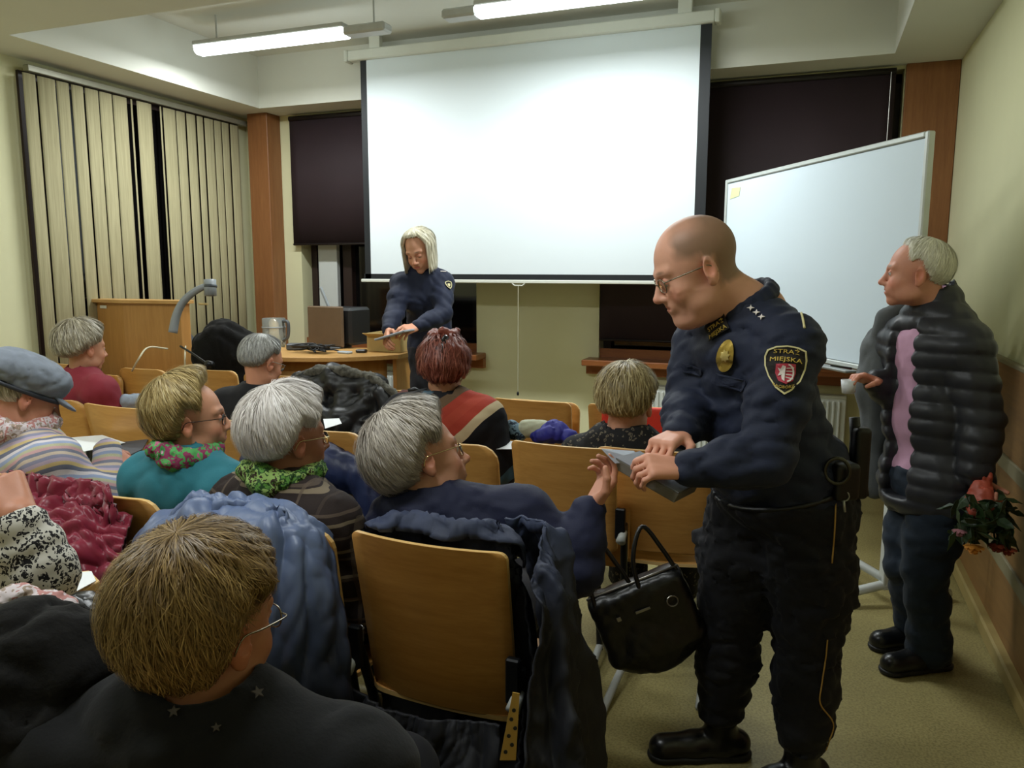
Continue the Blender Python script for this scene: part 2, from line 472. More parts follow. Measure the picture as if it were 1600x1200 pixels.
# pale casement upright seen left of the dark glass and one behind the standing woman
o = struct(MB().box((-3.955, YF+0.11, 1.30), (0.19, 0.05, 0.92), bev=0.004).build('trim_2', m_pvc))
o = struct(MB().box((-3.30, YF+0.11, 1.30), (0.085, 0.05, 0.92), bev=0.004).build('trim_3', m_pvc))
m_sill = wood('sill_wood', '#7a4526', '#9a6034', 0.35)
for i, w in enumerate((W1, W2)):
    s = MB(); s.box(((w[0]+w[1])/2, YF-0.02, w[2]-0.015), (w[1]-w[0]+0.16, 0.36, 0.045), bev=0.006)
    s.box(((w[0]+w[1])/2, YF-0.03, w[2]-0.075), (w[1]-w[0]+0.16, 0.06, 0.075))
    s.box(((w[0]+w[1])/2, YF+0.05, w[2]+0.04), (w[1]-w[0]+0.06, 0.03, 0.07))
    struct(s.build('trim_%d' % (4+i), m_sill))
# wooden pilasters
m_pil = wood('pilaster_wood', '#7d4e2b', '#94633a', 0.45, axis='z')
pl = MB(); pl.box((-4.43, YF-0.09, ZS/2), (0.2, 0.18, ZS), bev=0.004); struct(pl.build('trim_6', m_pil))
pr = MB(); pr.box((0.63, YF-0.02, ZS/2), (0.305, 0.05, ZS), bev=0.004); struct(pr.build('trim_7', m_pil))
# wood dado on the right wall with ledge rails
m_dado = wood('dado_wood', '#7d5a34', '#97703f', 0.5, axis='y')
m_rail = plain('ledge_grey', '#8b8468', 0.5)
d = MB(); d.box((XR-0.012, (YF+YB)/2, 1.13/2), (0.024, YF-YB, 1.13)); struct(d.build('trim_8', m_dado))
d = MB()
for z, hh, t in ((1.13, 0.02, 0.03), (0.74, 0.06, 0.034), (0.36, 0.06, 0.034)): d.box((XR-t/2, (YF+YB)/2, z), (t, YF-YB, hh), bev=0.004)
struct(d.build('trim_9', m_rail))
b = MB(); b.box((XR-0.03, (YF+YB)/2, 0.035), (0.06, YF-YB, 0.07), bev=0.008); struct(b.build('baseboard_right', plain('base_tan', '#a5925c', 0.45)))
b = MB(); b.box(((XL+XR)/2, YF-0.01, 0.04), (XR-XL, 0.02, 0.08), bev=0.004); struct(b.build('baseboard_front', m_rail))
# left wall window behind the vertical blind
lw = MB(); lw.box((XL+0.01, 4.65, 1.75), (0.02, 2.0, 1.95)); w3 = struct(lw.build('window_3', m_frame))
MB().box((XL+0.022, 4.2, 1.78), (0.01, 0.85, 1.8)).build('pane', m_glass, w3)
MB().box((XL+0.022, 5.1, 1.78), (0.01, 0.85, 1.8)).build('pane', m_glass, w3)

# ---- vertical slat blind
def slat_mat():
    m, t = newmat('slat_fabric', 0.85)
    v = t.coord(scale=(40, 40, 1.2)); n = t.noise(v, 3, 3)
    t.base(t.ramp(n, [(0.3, hexc('#98916e')), (0.7, hexc('#b0a884'))])); t.bump(n, 0.1, 0.001); return m
msl = slat_mat()
vb = empty('vertical_blind', (XL+0.07, 4.65, 2.74), 0, 'olive vertical slat blind covering the window on the left hand wall', 'blind')
def sub(o, par):  # parent keeping world place
    o.parent = par; o.location = o.location - par.location; return o
edges = [(32, 54), (55, 84), (84, 105), (107, 127), (128, 150), (150, 171), (171, 194), (199, 202), (208, 232), (244, 247), (249, 269), (269, 284), (285, 300), (301, 312), (313, 328), (328, 340), (340, 352), (353, 367)]
for a, b in edges:
    ya = PX(a, 130, XL+0.07)[1]; yb = PX(b, 150, XL+0.07)[1]
    wdt = max(yb-ya, .02)-.004; yc = (ya+yb)/2; ang = 0.06
    n = 7; V = []; F = []
    for k in range(n):
        s_ = (k/(n-1)-0.5)*wdt; c_ = 0.004*(1-(2*k/(n-1)-1)**2)
        dy = s_*math.cos(ang)-c_*math.sin(ang); dx = s_*math.sin(ang)*0.55+c_*math.cos(ang)
        for z in (2.70, 0.12): V.append((XL+0.09+dx, yc+dy, z))
    for k in range(n-1): F.append([2*k, 2*k+1, 2*k+3, 2*k+2])
    o = mesh('slat', V, F, msl, None, True); md = o.modifiers.new('t', 'SOLIDIFY'); md.thickness = 0.0012; sub(o, vb)
r = MB(); r.box((XL+0.075, 4.67, 2.735), (0.045, 2.02, 0.04), bev=0.004); sub(r.build('head_rail', plain('grey_rail', '#a4a494', 0.4, 0.3)), vb)
r = MB(); r.tube([(XL+0.14, 5.68, 2.7), (XL+0.145, 5.68, 0.9)], 0.003, 6); sub(r.build('cord', plain('cord_white', '#b9b7a0')), vb)

# ---- roller blinds
mrb = plain('plum_blackout', '#2b1c22', 0.75, var=0.08, scale=6, bump=0.08, bscale=300)
def roller(x0, x1, ztop, zbot, y, label):
    e = empty('roller_blind', ((x0+x1)/2, y, ztop), 0, label, 'blind')
    n = 24; V = []; F = []
    for i in range(n+1):
        x = x0+(x1-x0)*i/n; wy = 0.004*math.sin(i*0.9)+0.003*math.sin(i*0.37)
        for z, k in ((ztop, 0.0), ((ztop+zbot)/2, 1.0), (zbot, 1.0)): V.append((x, y+wy*k, z))
    for i in range(n):
        for k in range(2): F.append([i*3+k, i*3+k+1, (i+1)*3+k+1, (i+1)*3+k])
    o = mesh('blind_fabric', V, F, mrb, None, True); md = o.modifiers.new('t', 'SOLIDIFY'); md.thickness = 0.0015; sub(o, e)
    sub(MB().tube([(x0, y+0.005, ztop+0.01), (x1, y+0.005, ztop+0.01)], 0.022, 12).build('roller_tube', plain('tube_dark', '#1a1416', 0.5), None, True), e)
    sub(MB().tube([(x0, y, zbot), (x1, y, zbot)], 0.009, 8).build('bottom_bar', plain('tube_dark', '#1a1416'), None, True), e)
    sub(MB().tube([(x1-0.03, y-0.025, ztop), (x1-0.03, y-0.025, ztop-1.1)], 0.0025, 6).build('pull_chain', plain('chain_grey', '#9a9a94', 0.3, 0.6)), e)
    return e
roller(W1[0]-0.04, W1[1]+0.05, 2.75, 1.72, YF-0.05, 'plum roller blind half lowered, left of the projection screen')
roller(W2[0]+0.02, W2[1]-0.05, 2.75, 0.99, YF-0.05, 'dark plum roller blind pulled low behind the whiteboard')

# ---- radiators under the sills
def radiator(x0, x1, label):
    e = empty('radiator', ((x0+x1)/2, YF-0.11, 0.14), 0, label, 'radiator')
    mr = plain('radiator_white', '#d5dad6', 0.35, var=0.02)
    f = MB(); f.box(((x0+x1)/2, YF-0.10, 0.40), (x1-x0, 0.02, 0.50), bev=0.006)
    for k in range(int((x1-x0)/0.035)): f.box((x0+0.02+k*0.035, YF-0.118, 0.40), (0.016, 0.016, 0.46), bev=0.004)
    sub(f.build('front_panel', mr), e)
    sub(MB().box(((x0+x1)/2, YF-0.06, 0.655), (x1-x0, 0.09, 0.02), bev=0.004).build('top_grille', mr), e)
    sub(MB().tube([(x1-0.05, YF-0.06, 0.2), (x1-0.05, YF-0.06, 0.003)], 0.011).build('pipe', mr), e)
radiator(-3.75, -2.75, 'white ribbed radiator under the window with the half lowered blind')
radiator(-1.25, 0.25, 'white ribbed radiator below the sill behind the whiteboard')

# ---- projection screen
ps = empty('projection_screen', (-2.0, 5.30, 3.04), 0, 'large white pull-down projection screen with black side borders', 'screen')
mc = plain('screen_case_white', '#d9dcd2', 0.4, var=0.02)
msf = plain('screen_fabric', '#dfe9ee', 0.55, var=0.01, scale=1, spec=0.4)
mbk = plain('screen_black', '#10161b', 0.6)
sub(MB().box((-1.99, 5.30, 3.075), (2.66, 0.085, 0.075), bev=0.008).build('case', mc), ps)
for x in (-3.335, -0.645): sub(MB().box((x, 5.30, 3.075), (0.03, 0.095, 0.085), bev=0.006).build('end_cap', mc), ps)
for x in (-3.1, -0.85): sub(MB().box((x, 5.30, 3.155), (0.09, 0.05, 0.088), bev=0.004).build('ceiling_bracket', mc), ps)
sub(MB().box((-1.965, 5.295, 2.25), (2.43, 0.002, 1.60)).build('screen_surface', msf), ps)
bb = MB(); bb.box((-3.205, 5.294, 2.245), (0.05, 0.0025, 1.62)); bb.box((-0.715, 5.294, 2.245), (0.07, 0.0025, 1.62)); bb.box((-1.965, 5.294, 1.453), (2.55, 0.0025, 0.042))
sub(bb.build('black_border', mbk), ps)
sub(MB().box((-1.965, 5.294, 1.423), (2.60, 0.02, 0.024), bev=0.004).build('bottom_bar', mc), ps)
hd = MB(); hd.tube([(-2.02, 5.29, 1.412), (-2.0, 5.29, 1.395), (-1.94, 5.29, 1.395), (-1.92, 5.29, 1.412)], 0.005, 8); sub(hd.build('handle', mc), ps)
cd = MB(); cd.tube([(-1.97, 5.285, 1.395), (-1.97, 5.285, 0.63)], 0.0028, 6); sub(cd.build('pull_cord', plain('cord_white', '#b9b7a0')), ps)
sub(MB().lathe([(0.0, 0.0), (0.008, 0.002), (0.009, 0.02), (0.003, 0.03), (0, 0.03)], (-1.97, 5.285, 0.60), 10).build('cord_knob', mbk), ps)

# ---- ceiling lamps
m_lamp = emis('lit_diffuser', (0.90, 1.0, 1.0), 8.0)
m_lb = plain('lamp_body', '#c2c4c2', 0.5)
def lamp(x0, x1, xa, xb, y, z, label):
    e = empty('fluorescent_lamp', ((x0+x1)/2, y, z+0.04), 0, label, 'ceiling lamp')
    pr_ = [(-0.06, 0.03), (-0.052, -0.006), (-0.03, -0.02), (0.03, -0.02), (0.052, -0.006), (0.06, 0.03)]
    V = [(x, y+a, z+b) for x in (x0, x1) for a, b in pr_]; n = len(pr_)
    F = [[i, i+1, n+i+1, n+i] for i in range(n-1)]+[list(range(n)), list(range(n, 2*n))[::-1], [0, n, 2*n-1, n-1]]
    sub(mesh('diffuser', V, F, m_lamp), e)
    b = MB(); b.box(((x0+x1)/2, y, z+0.045), (x1-x0+0.02, 0.13, 0.03), bev=0.006)
    sub(b.build('housing', m_lb), e)
    b = MB(); b.box(((xa+xb)/2, y, z+0.012), (abs(xb-xa), 0.11, 0.055), bev=0.012); sub(b.build('end_box', m_lb), e)
    for x in (x0+0.15, xb-0.1 if xb > x1 else x1-0.15):
        sub(MB().tube([(x, y, z+0.05), (x, y, ZC)], 0.006, 8).build('hanger', m_lb), e)
lamp(-4.01, -2.84, -2.84, -2.54, 4.5, 2.975, 'lit tube ceiling lamp with its whole length in view')
lamp(-1.90, -0.72, -2.12, -1.90, 4.43, 2.975, 'lit tube ceiling lamp running out of the picture above the screen')
lamp(-4.02, -2.87, -2.87, -2.6, 1.2, 3.0, 'tube ceiling lamp above the striped sweater, out of the picture')
lamp(-1.87, -0.72, -2.12, -1.87, 1.2, 3.0, 'tube ceiling lamp above the navy blazer, out of the picture')
# ================================================================== low stage, desk, lectern
m_stage = plain('stage_edge', '#8d7d55', 0.6)
struct(MB().box((-3.45, 4.93, 0.06), (2.44, 1.68, 0.12), bev=0.004).build('trim_10', m_stage))
m_beech = wood('beech_veneer', '#b98b4e', '#cfa468', 0.38)
m_beechz = wood('beech_veneer_upright', '#b5884c', '#c99e62', 0.4, axis='z')
m_oak = wood('lectern_oak', '#a9793f', '#c08f50', 0.4, axis='z')
desk = empty('curved_desk', (-3.6, 4.5, 0.12), 0, 'beech lecturer desk with a curved front, standing before the windows', 'desk')
fr = bez([(-4.52, 4.22), (-4.0, 4.14), (-3.45, 4.13), (-3.05, 4.20), (-2.75, 4.36), (-2.56, 4.58)], 8)
fr = [(p[0], p[1]) for p in fr]
bk = [(-2.56, 4.90), (-4.52, 4.90)]
t = MB(); t.prism(fr+bk, 0.915, 0.945); o = bevel(t.build('desk_top', m_beech), 0.004); sub(o, desk)
fp = bez([(-4.40, 4.34), (-4.0, 4.27), (-3.45, 4.26), (-3.1, 4.32), (-2.85, 4.45), (-2.68, 4.64)], 8)
V = []; F = []
for i, p in enumerate(fp):
    for z in (0.125, 0.915): V.append((p[0], p[1], z))
for i in range(len(fp)-1): F.append([2*i, 2*i+2, 2*i+3, 2*i+1])
o = mesh('front_panel', V, F, m_beechz, None, True); md = o.modifiers.new('t', 'SOLIDIFY'); md.thickness = 0.018; sub(o, desk)
for x, y0 in ((-4.46, 4.28), (-2.61, 4.62)):
    sub(MB().box((x, (y0+4.88)/2, 0.52), (0.03, 4.88-y0, 0.79), bev=0.003).build('side_panel', m_oak), desk)

lec = empty('lectern', (-4.1, 4.05, 0.12), 0, 'tall plain wooden lectern between the blind and the desk', 'lectern')
c0, c1, c2 = P(136, 462, 4.92), P(221, 464, 4.72), P(309, 476, 4.42)
zt = float(c1[2])
q = [(-4.59, 4.03), (-4.30, 3.98), (-3.87, 4.04), (-3.87, 4.125), (-4.59, 4.125)]
lm = MB(); lm.prism(q, 0.0, 1.28)
o = bevel(lm.build('body', m_oak), 0.003); sub(o, lec)
tp = MB(); tp.prism([(-4.61, 4.0), (-4.30, 3.95), (-3.84, 4.01), (-3.84, 4.135), (-4.61, 4.135)], 1.28, 1.303); sub(bevel(tp.build('top_ledge', m_beech), 0.003), lec)
sub(MB().box((-4.51, 4.012, 1.25), (0.07, 0.004, 0.02), rz=-0.17).build('inventory_label', plain('label_pale', '#d8d6c4')), lec)

# ================================================================== lecture chairs
m_ply = wood('chair_plywood', '#b5803f', '#cf9a55', 0.33)
m_edge = wood('chair_ply_edge', '#d9ad66', '#e8c688', 0.4)
m_steel = plain('dark_steel', '#17181a', 0.4, 0.5)
m_grey = plain('light_grey_plastic', '#a9aca8', 0.4)
m_alu = plain('brushed_alu', '#9a9d9c', 0.35, 0.6)
def panel(name, W_, H_, r, th, curve, fn, parent, taper=0.0):
    """plywood shell with rounded corners; fn maps (x, v, bulge) to local xyz; the cut edges get the paler ply material"""
    vs = [0, r*0.08, r*0.3, r*0.65, r]+list(np.linspace(r, H_-r, 7)[1:-1])+[H_-r, H_-r*0.65, H_-r*0.3, H_-r*0.08, H_]
    nu = 13; V = []; F = []; mi = []
    for sgn in (0, 1):
        for v in vs:
            d_ = min(v, H_-v); w = W_/2*(1-taper*(1-v/H_)); w = w if d_ >= r else w-r+math.sqrt(max(0, r*r-(r-d_)**2))
            for i in range(nu):
                x = w*(2*i/(nu-1)-1); V.append(fn(x, v, curve*(x/(W_/2))**2+(th if sgn else 0)))
    R_ = len(vs); K = R_*nu
    for j in range(R_-1):
        for i in range(nu-1):
            a = j*nu+i; F.append([a, a+1, a+nu+1, a+nu]); mi.append(0); F.append([K+a, K+a+nu, K+a+nu+1, K+a+1]); mi.append(0)
    ring = [i for i in range(nu)]+[j*nu+nu-1 for j in range(1, R_)]+[(R_-1)*nu+i for i in range(nu-2, -1, -1)]+[j*nu for j in range(R_-2, 0, -1)]
    for a, b in zip(ring, ring[1:]+ring[:1]): F.append([a, a+K, b+K, b]); mi.append(1)
    o = mesh(name, V, F, None, parent, False, mats=[m_ply, m_edge], midx=mi)
    o.data.polygons.foreach_set('use_smooth', [m == 0 for m in mi])
    return o
def make_chair(x, y, rz, label, r=0.045, tip=False, tablet=False, zt=0.85, W_=0.43, Hb=0.40, bars=True, frame_=True):
    e = empty('lecture_chair', (x, y, 0), math.radians(rz), label, 'chair', 'beech lecture chairs standing in rows')
    tl = math.radians(11); zb = zt-Hb*math.cos(tl)
    panel('backrest', W_, Hb, r, 0.012, 0.028, lambda X, v, b: (X, -v*math.sin(tl)+b*1.0+0.02, zb+v*math.cos(tl)), e, 0.03)
    if tip: panel('seat', 0.42, 0.40, 0.05, 0.012, 0.01, lambda X, v, b: (X, 0.10+v*0.06+b, 0.43+v*0.98), e)
    else: panel('seat', 0.43, 0.40, 0.05, 0.012, 0.012, lambda X, v, b: (X, 0.03+v, 0.435+0.02*v+b), e)
    for s in (-1, 1):
        if frame_:
            l = MB(); l.path = None
            l.tube(bez([(s*0.20, 0.12, 0.03), (s*0.205, 0.10, 0.25), (s*0.212, 0.05, 0.43), (s*0.222, 0.0, 0.60)], 5), 0.013, 8); l.build('upright', m_steel, e, True)
            f = MB(); f.tube(bez([(s*0.20, -0.16, 0.012), (s*0.20, 0.0, 0.035), (s*0.20, 0.15, 0.045), (s*0.20, 0.34, 0.012)], 5), 0.015, 8); f.build('foot', m_grey, e, True)
        b = MB(); b.box((s*0.212, -0.016, zb+0.13), (0.035, 0.02, 0.11), bev=0.004); b.box((s*0.224, 0.0, zb+0.09), (0.012, 0.05, 0.07), bev=0.004); b.build('hinge_plate', m_steel, e)
        k = MB(); k.tube([(s*0.222, -0.005, zb+0.10), (s*0.222, -0.045, zb+0.075)], [0.013, 0.017], 12); k.build('end_cap', m_grey, e, True)
    if bars:
        a = MB(); a.box((-0.285, 0.03, zb+0.135), (0.13, 0.012, 0.035), bev=0.003); a.tube(bez([(-0.222, 0.03, zb+0.16), (-0.23, 0.0, zb+0.135), (-0.238, -0.03, zb+0.09)], 5), 0.008, 8); a.build('coupling_bar', m_alu, e)
    if tablet:
        tb = MB(); tb.prism([(0.02, 0.34), (0.30, 0.30), (0.32, 0.56), (0.04, 0.60)], 0.66, 0.678); bevel(tb.build('writing_tablet', m_edge, e), 0.003)
        ar = MB(); ar.tube(bez([(0.23, 0.0, 0.56), (0.25, 0.2, 0.63), (0.24, 0.42, 0.655)], 5), 0.011, 8); ar.build('tablet_arm', m_steel, e, True)
    return e
CH = {}
# nearest full row (R1)
CH['A'] = make_chair(-0.80, 1.58, -2, 'tall bare chair back nearest the middle with a navy coat over its far shoulder', r=0.02, zt=0.885, Hb=0.445, W_=0.405)
CH['W'] = make_chair(-1.27, 1.58, 0, 'chair under the pale blue coat, its rounded edge showing beside the navy coat', r=0.05, zt=0.875, W_=0.42, bars=False)
CH['T'] = make_chair(-1.86, 1.62, -3, 'chair behind the woman in teal, with the burgundy jacket hung on it', r=0.05, zt=0.88, W_=0.45)
CH['H'] = make_chair(-2.40, 1.66, 6, 'chair at the striped sweater, next to the burgundy jacket', r=0.08, zt=0.88)
# second row (R2)
CH['B'] = make_chair(-0.79, 2.59, -2, 'chair with square upper corners beside the officer, seat folded away', r=0.02, tip=True, zt=0.90, W_=0.385, bars=False)
CH['BG'] = make_chair(-0.50, 2.72, 4, 'chair of the woman in the black lace dress, half behind the square-cornered chair', r=0.05, zt=0.88, bars=False)
CH['R'] = make_chair(-1.25, 2.59, 0, 'chair of the red-haired woman with the striped shawl', r=0.07, zt=0.875)
CH['G'] = make_chair(-1.82, 2.61, 0, 'chair between the white-haired woman and the grey-haired woman in navy', r=0.06, zt=0.875)
CH['L'] = make_chair(-2.36, 2.63, 0, 'chair of the grey-haired man in the dark pullover', r=0.05, zt=0.88)
CH['E'] = make_chair(-2.95, 2.70, -3, 'empty chair with two screw marks, between the cap and the teal sweater', r=0.03, W_=0.48, tablet=True, zt=0.88)
CH['O'] = make_chair(-3.45, 2.73, 8, 'chair of the woman in the red sweater', r=0.07, zt=0.88, bars=False)
# third row (R3)
CH['C'] = make_chair(-1.31, 3.73, -2, 'empty chair against the cream wall, left of the red waistcoat', r=0.03, tip=True)
CH['D'] = make_chair(-0.80, 3.75, 2, 'chair that carries the red waistcoat', r=0.02, tip=True)
CH['I'] = make_chair(-2.02, 3.79, 0, 'chair by the desk corner, beside the red hair', r=0.05, tip=True)
CH['F'] = make_chair(-2.5, 3.80, 0, 'chair buried under the black coat with fur collar', r=0.05, tip=True)
CH['P'] = make_chair(-3.0, 3.86, 0, 'chair close to the desk, in front of the grey-haired man', r=0.04, tip=True, zt=0.88, bars=False)
CH['P2'] = make_chair(-3.48, 3.86, 0, 'chair under the overhang of the desk, seen beside the teal woman\'s hair', r=0.04, tip=True, zt=0.89, bars=False)
CH['K'] = make_chair(-3.99, 3.84, 0, 'chair with the more rounded shoulder, at the desk leg before the lectern', r=0.08, tip=True, zt=0.875, bars=False)
CH['J'] = make_chair(-4.36, 3.66, 0, 'chair by the left wall, half behind the red sweater', r=0.05, tip=True, bars=False, W_=0.41, zt=0.905)
# row nearest the camera (R0)
CH['N'] = make_chair(-0.66, 0.50, -4, 'chair of the short-haired woman in the charcoal jacket, nearest the camera', r=0.05)
CH['S'] = make_chair(-1.34, 0.66, -10, 'chair of the woman in the leopard-print blouse', r=0.05, tablet=True)

# ================================================================== whiteboard on its stand
TL, TR_ = P(1137, 316, 4.90), P(1450, 258, 3.18)
TL[2] = TR_[2] = 2.05
ux = TR_-TL; wlen = float(np.linalg.norm(ux)); ux = ux/wlen; nrmw = np.cross(ux, (0, 0, 1)); nrmw = nrmw if nrmw[1] < 0 else -nrmw
rzw = math.atan2(ux[1], ux[0]); cw = (TL+TR_)/2
wbd = empty('whiteboard', (cw[0], cw[1], 0), rzw, 'white dry-wipe board on a footed stand, turned toward the left', 'whiteboard')
H0 = 1.06
m_wb = plain('whiteboard_enamel', '#d0dfe9', 0.28, var=0.015, scale=1)
MB().box((0, 0, (2.05+H0)/2), (wlen-0.03, 0.018, 2.05-H0-0.03)).build('writing_surface', m_wb, wbd)
f = MB()
for x in (-wlen/2, wlen/2): f.box((x, 0, (2.05+H0)/2), (0.024, 0.034, 2.05-H0+0.024), bev=0.005)
for z in (2.05, H0): f.box((0, 0, z), (wlen-0.024, 0.034, 0.024), bev=0.005)
f.build('board_frame', plain('board_frame', '#c3c9c6', 0.35, 0.3), wbd)
MB().box((0.1, -0.05, H0-0.02), (0.9, 0.07, 0.012), bev=0.003).build('pen_tray', m_alu, wbd)
m_foot = plain('stand_white', '#c9cdc8', 0.4)
for s in (-1, 1):
    x = s*(wlen/2-0.12)
    MB().box((x, 0.03, 1.05), (0.04, 0.03, 1.96), bev=0.004).build('post', m_foot, wbd)
    MB().tube([(x-0.02, -0.30, 0.03), (x, 0.03, 0.09), (x+0.02, 0.36, 0.03)], 0.022, 8).build('foot', m_foot, wbd, True)
MB().tube([(-wlen/2+0.12, 0.03, 0.12), (wlen/2-0.12, 0.03, 0.12)], 0.02, 8).build('crossbar', m_foot, wbd, True)
st = MB(); st.prism([(-wlen/2+0.05, 1.94), (-wlen/2+0.17, 1.95), (-wlen/2+0.18, 2.0), (-wlen/2+0.07, 2.005)], 0, 0.002)
V = [(x, -0.0095-z, y) for x, y, z in st.V]; mesh('sticker', V, st.F, plain('sticker_yellow', '#d4dba6', 0.6), wbd)
# ================================================================== people: builders
m_skin = attrmat('skin', 0.5, 0.06, 0.15, 260, 0.35)
m_eye = attrmat('eyeball', 0.12, 0, 0, 100, 0.6, False)
SKIN = hexc('#dba48a'); SKIN_P = hexc('#dba98d'); SKIN_R = hexc('#c98565')
def hair_mat(name, dark, mid, light, rough=0.42, freq=90):
    m, t = newmat(name, rough, 0, 0.35)
    v = t.coord('UV', (freq, 1.6, 1)); n = t.noise(v, 1.0, 3, 0.6)
    v2 = t.coord('UV', (freq*0.22, 0.8, 1)); n2 = t.noise(v2, 1.0, 3, 0.6)
    a = t.add('ShaderNodeMath', operation='MULTIPLY_ADD'); t.link(n, a.inputs[0]); a.inputs[1].default_value = 0.55
    b = t.add('ShaderNodeMath', operation='MULTIPLY'); t.link(n2, b.inputs[0]); b.inputs[1].default_value = 0.45; t.link(b.outputs[0], a.inputs[2])
    t.base(t.ramp(a.outputs[0], [(0.36, hexc(dark)), (0.5, hexc(mid)), (0.63, hexc(light))])); t.bump(n, 0.35, 0.002)
    MATS[name] = m; return m

def head_prims(s, o, A, sc, opt):
    """head around eye level centre o; A rows right, forward, up"""
    def p(x, y, z): return o+sc*(A[0]*x+A[1]*y+A[2]*z)
    age = opt.get('age', 0.5); wid = opt.get('wide', 1.0)
    s.ell(p(0, -.014, .036), np.array([.078*wid, .098, .086])*sc, A, .02*sc)
    s.ell(p(0, .026, -.012), np.array([.063*wid, .062, .088])*sc, A, .025*sc)
    s.ell(p(0, .030, -.066), np.array([.050*wid, .052, .042])*sc, A, .025*sc)
    s.ell(p(0, .070, -.098), np.array([.020, .018, .017])*sc, A, .022*sc)
    for x in (-1, 1):
        s.ell(p(x*.037*wid, .056, -.036), np.array([.026, .026, .028])*sc, A, .02*sc)
        s.ell(p(x*.046*wid, .022, -.072), np.array([.022, .034, .026])*sc, A, .02*sc)
        s.cap(p(x*.012, .085, .021), p(x*.044, .070, .024), .0105*sc, .009*sc, .014*sc)
        s.ell(p(x*.031, .092, .0), np.array([.019, .014, .012])*sc, A, .012*sc, 's')
        s.ell(p(x*.030, .0735, .001), np.array([.0145, .0135, .0135])*sc, A, .004*sc)
        if age > .6: s.cap(p(x*.018, .084, -.04), p(x*.034, .066, -.075), .007*sc, .005*sc, .012*sc)
    s.cap(p(0, .084, .012), p(0, .108, -.030), .0085*sc, .0105*sc, .012*sc)
    s.ell(p(0, .108, -.033), np.array([.0125, .0125, .010])*sc, A, .008*sc)
    for x in (-1, 1): s.ell(p(x*.0125, .096, -.037), np.array([.0085, .011, .008])*sc, A, .007*sc)
    s.ell(p(0, .082, -.062), np.array([.030, .017, .018])*sc, A, .015*sc)
    s.cap(p(-.017, .088, -.058), p(.017, .088, -.058), .0048*sc, None, .005*sc); s.cap(p(-.015, .0885, -.067), p(.015, .0885, -.067), .0062*sc, None, .005*sc)
    s.cap(p(-.021, .095, -.0625), p(.021, .095, -.0625), .0022*sc, None, .004*sc, 's')
    if opt.get('jowl'): s.ell(p(0, .035, -.105), np.array([.045, .045, .024])*sc*opt['jowl'], A, .03*sc)
    for x in (-1, 1):
        EA = np.array([nrm(A[0]*1.0-A[1]*.35*x), nrm(A[1]+A[0]*.35*x), A[2]])
        s.ell(p(x*.083*wid, -.012, -.008), np.array([.0085, .019, .033])*sc, EA, .006*sc)
        s.ell(p(x*.090*wid, -.008, -.002), np.array([.0065, .011, .019])*sc, EA, .004*sc, 's')
        s.ell(p(x*.081*wid, -.006, -.036), np.array([.008, .009, .010])*sc, EA, .008*sc)
def head_color(V, o, A, sc, opt):
    q = ((V-o) @ A.T)/sc; x, y, z = q[:, 0], q[:, 1], q[:, 2]
    base = np.array(opt.get('skin', SKIN)); C = np.tile(base, (len(V), 1))
    def blob(cx, cy, cz, rx, ry, rz, col, w=1.0, soft=0.35, sym=True):
        xx = np.abs(x) if sym else x
        d = np.sqrt(((xx-cx)/rx)**2+((y-cy)/ry)**2+((z-cz)/rz)**2); k = np.clip((1-d)/soft, 0, 1)*w
        C[:] = C*(1-k[:, None])+np.array(col)*k[:, None]
    red = base*np.array([1.05, .72, .68])
    blob(.045, .07, -.035, .03, .05, .025, red, .55, .8); blob(0, .115, -.035, .02, .025, .018, red, .6, .8)
    blob(.085, -.01, -.01, .02, .03, .04, red, .6, .6)
    blob(0, .09, -.0625, .024, .02, .0115, opt.get('lip', base*np.array([.85, .5, .5])), .85, .35)
    br = opt.get('brow', hexc('#6b5240'))
    blob(.030, .09, .0265 if not opt.get('browlow') else .024, .021, .03, .0055, br, opt.get('browk', .8), .6)
    blob(.030, .09, .0015, .0165, .03, .0022, hexc('#4a3028'), .6, .5)
    if 'buzz' in opt:     # shaved or cropped hair on the skull, a real colour of the scalp
        bz, zz = opt['buzz'], opt.get('buzzline', 0.0)
        nz = wav(q, 5, 60)*0.006
        k = np.clip(((z+0.55*(-y)) - (0.012) + nz)/0.03, 0, 1)*np.clip((0.058-y-np.maximum(z-.06, 0)*0.35+nz)/0.02, 0, 1)*np.clip((y < .07).astype(float), 0, 1)
        k = np.maximum(k, np.clip((-.02-y)/0.02, 0, 1)*np.clip((z+.062+nz)/.02, 0, 1))
        top = np.clip((z-.07)/.035, 0, 1)*opt.get('bald', .5)*np.clip((y+.05)/.04, 0, 1)
        k = k*opt.get('buzzk', .8)*(1-top); C[:] = C*(1-k[:, None])+np.array(bz)*k[:, None]
    if 'stubble' in opt: blob(.02, .05, -.08, .06, .07, .035, base*np.array([.7, .68, .68]), opt['stubble'], .5)
    return C
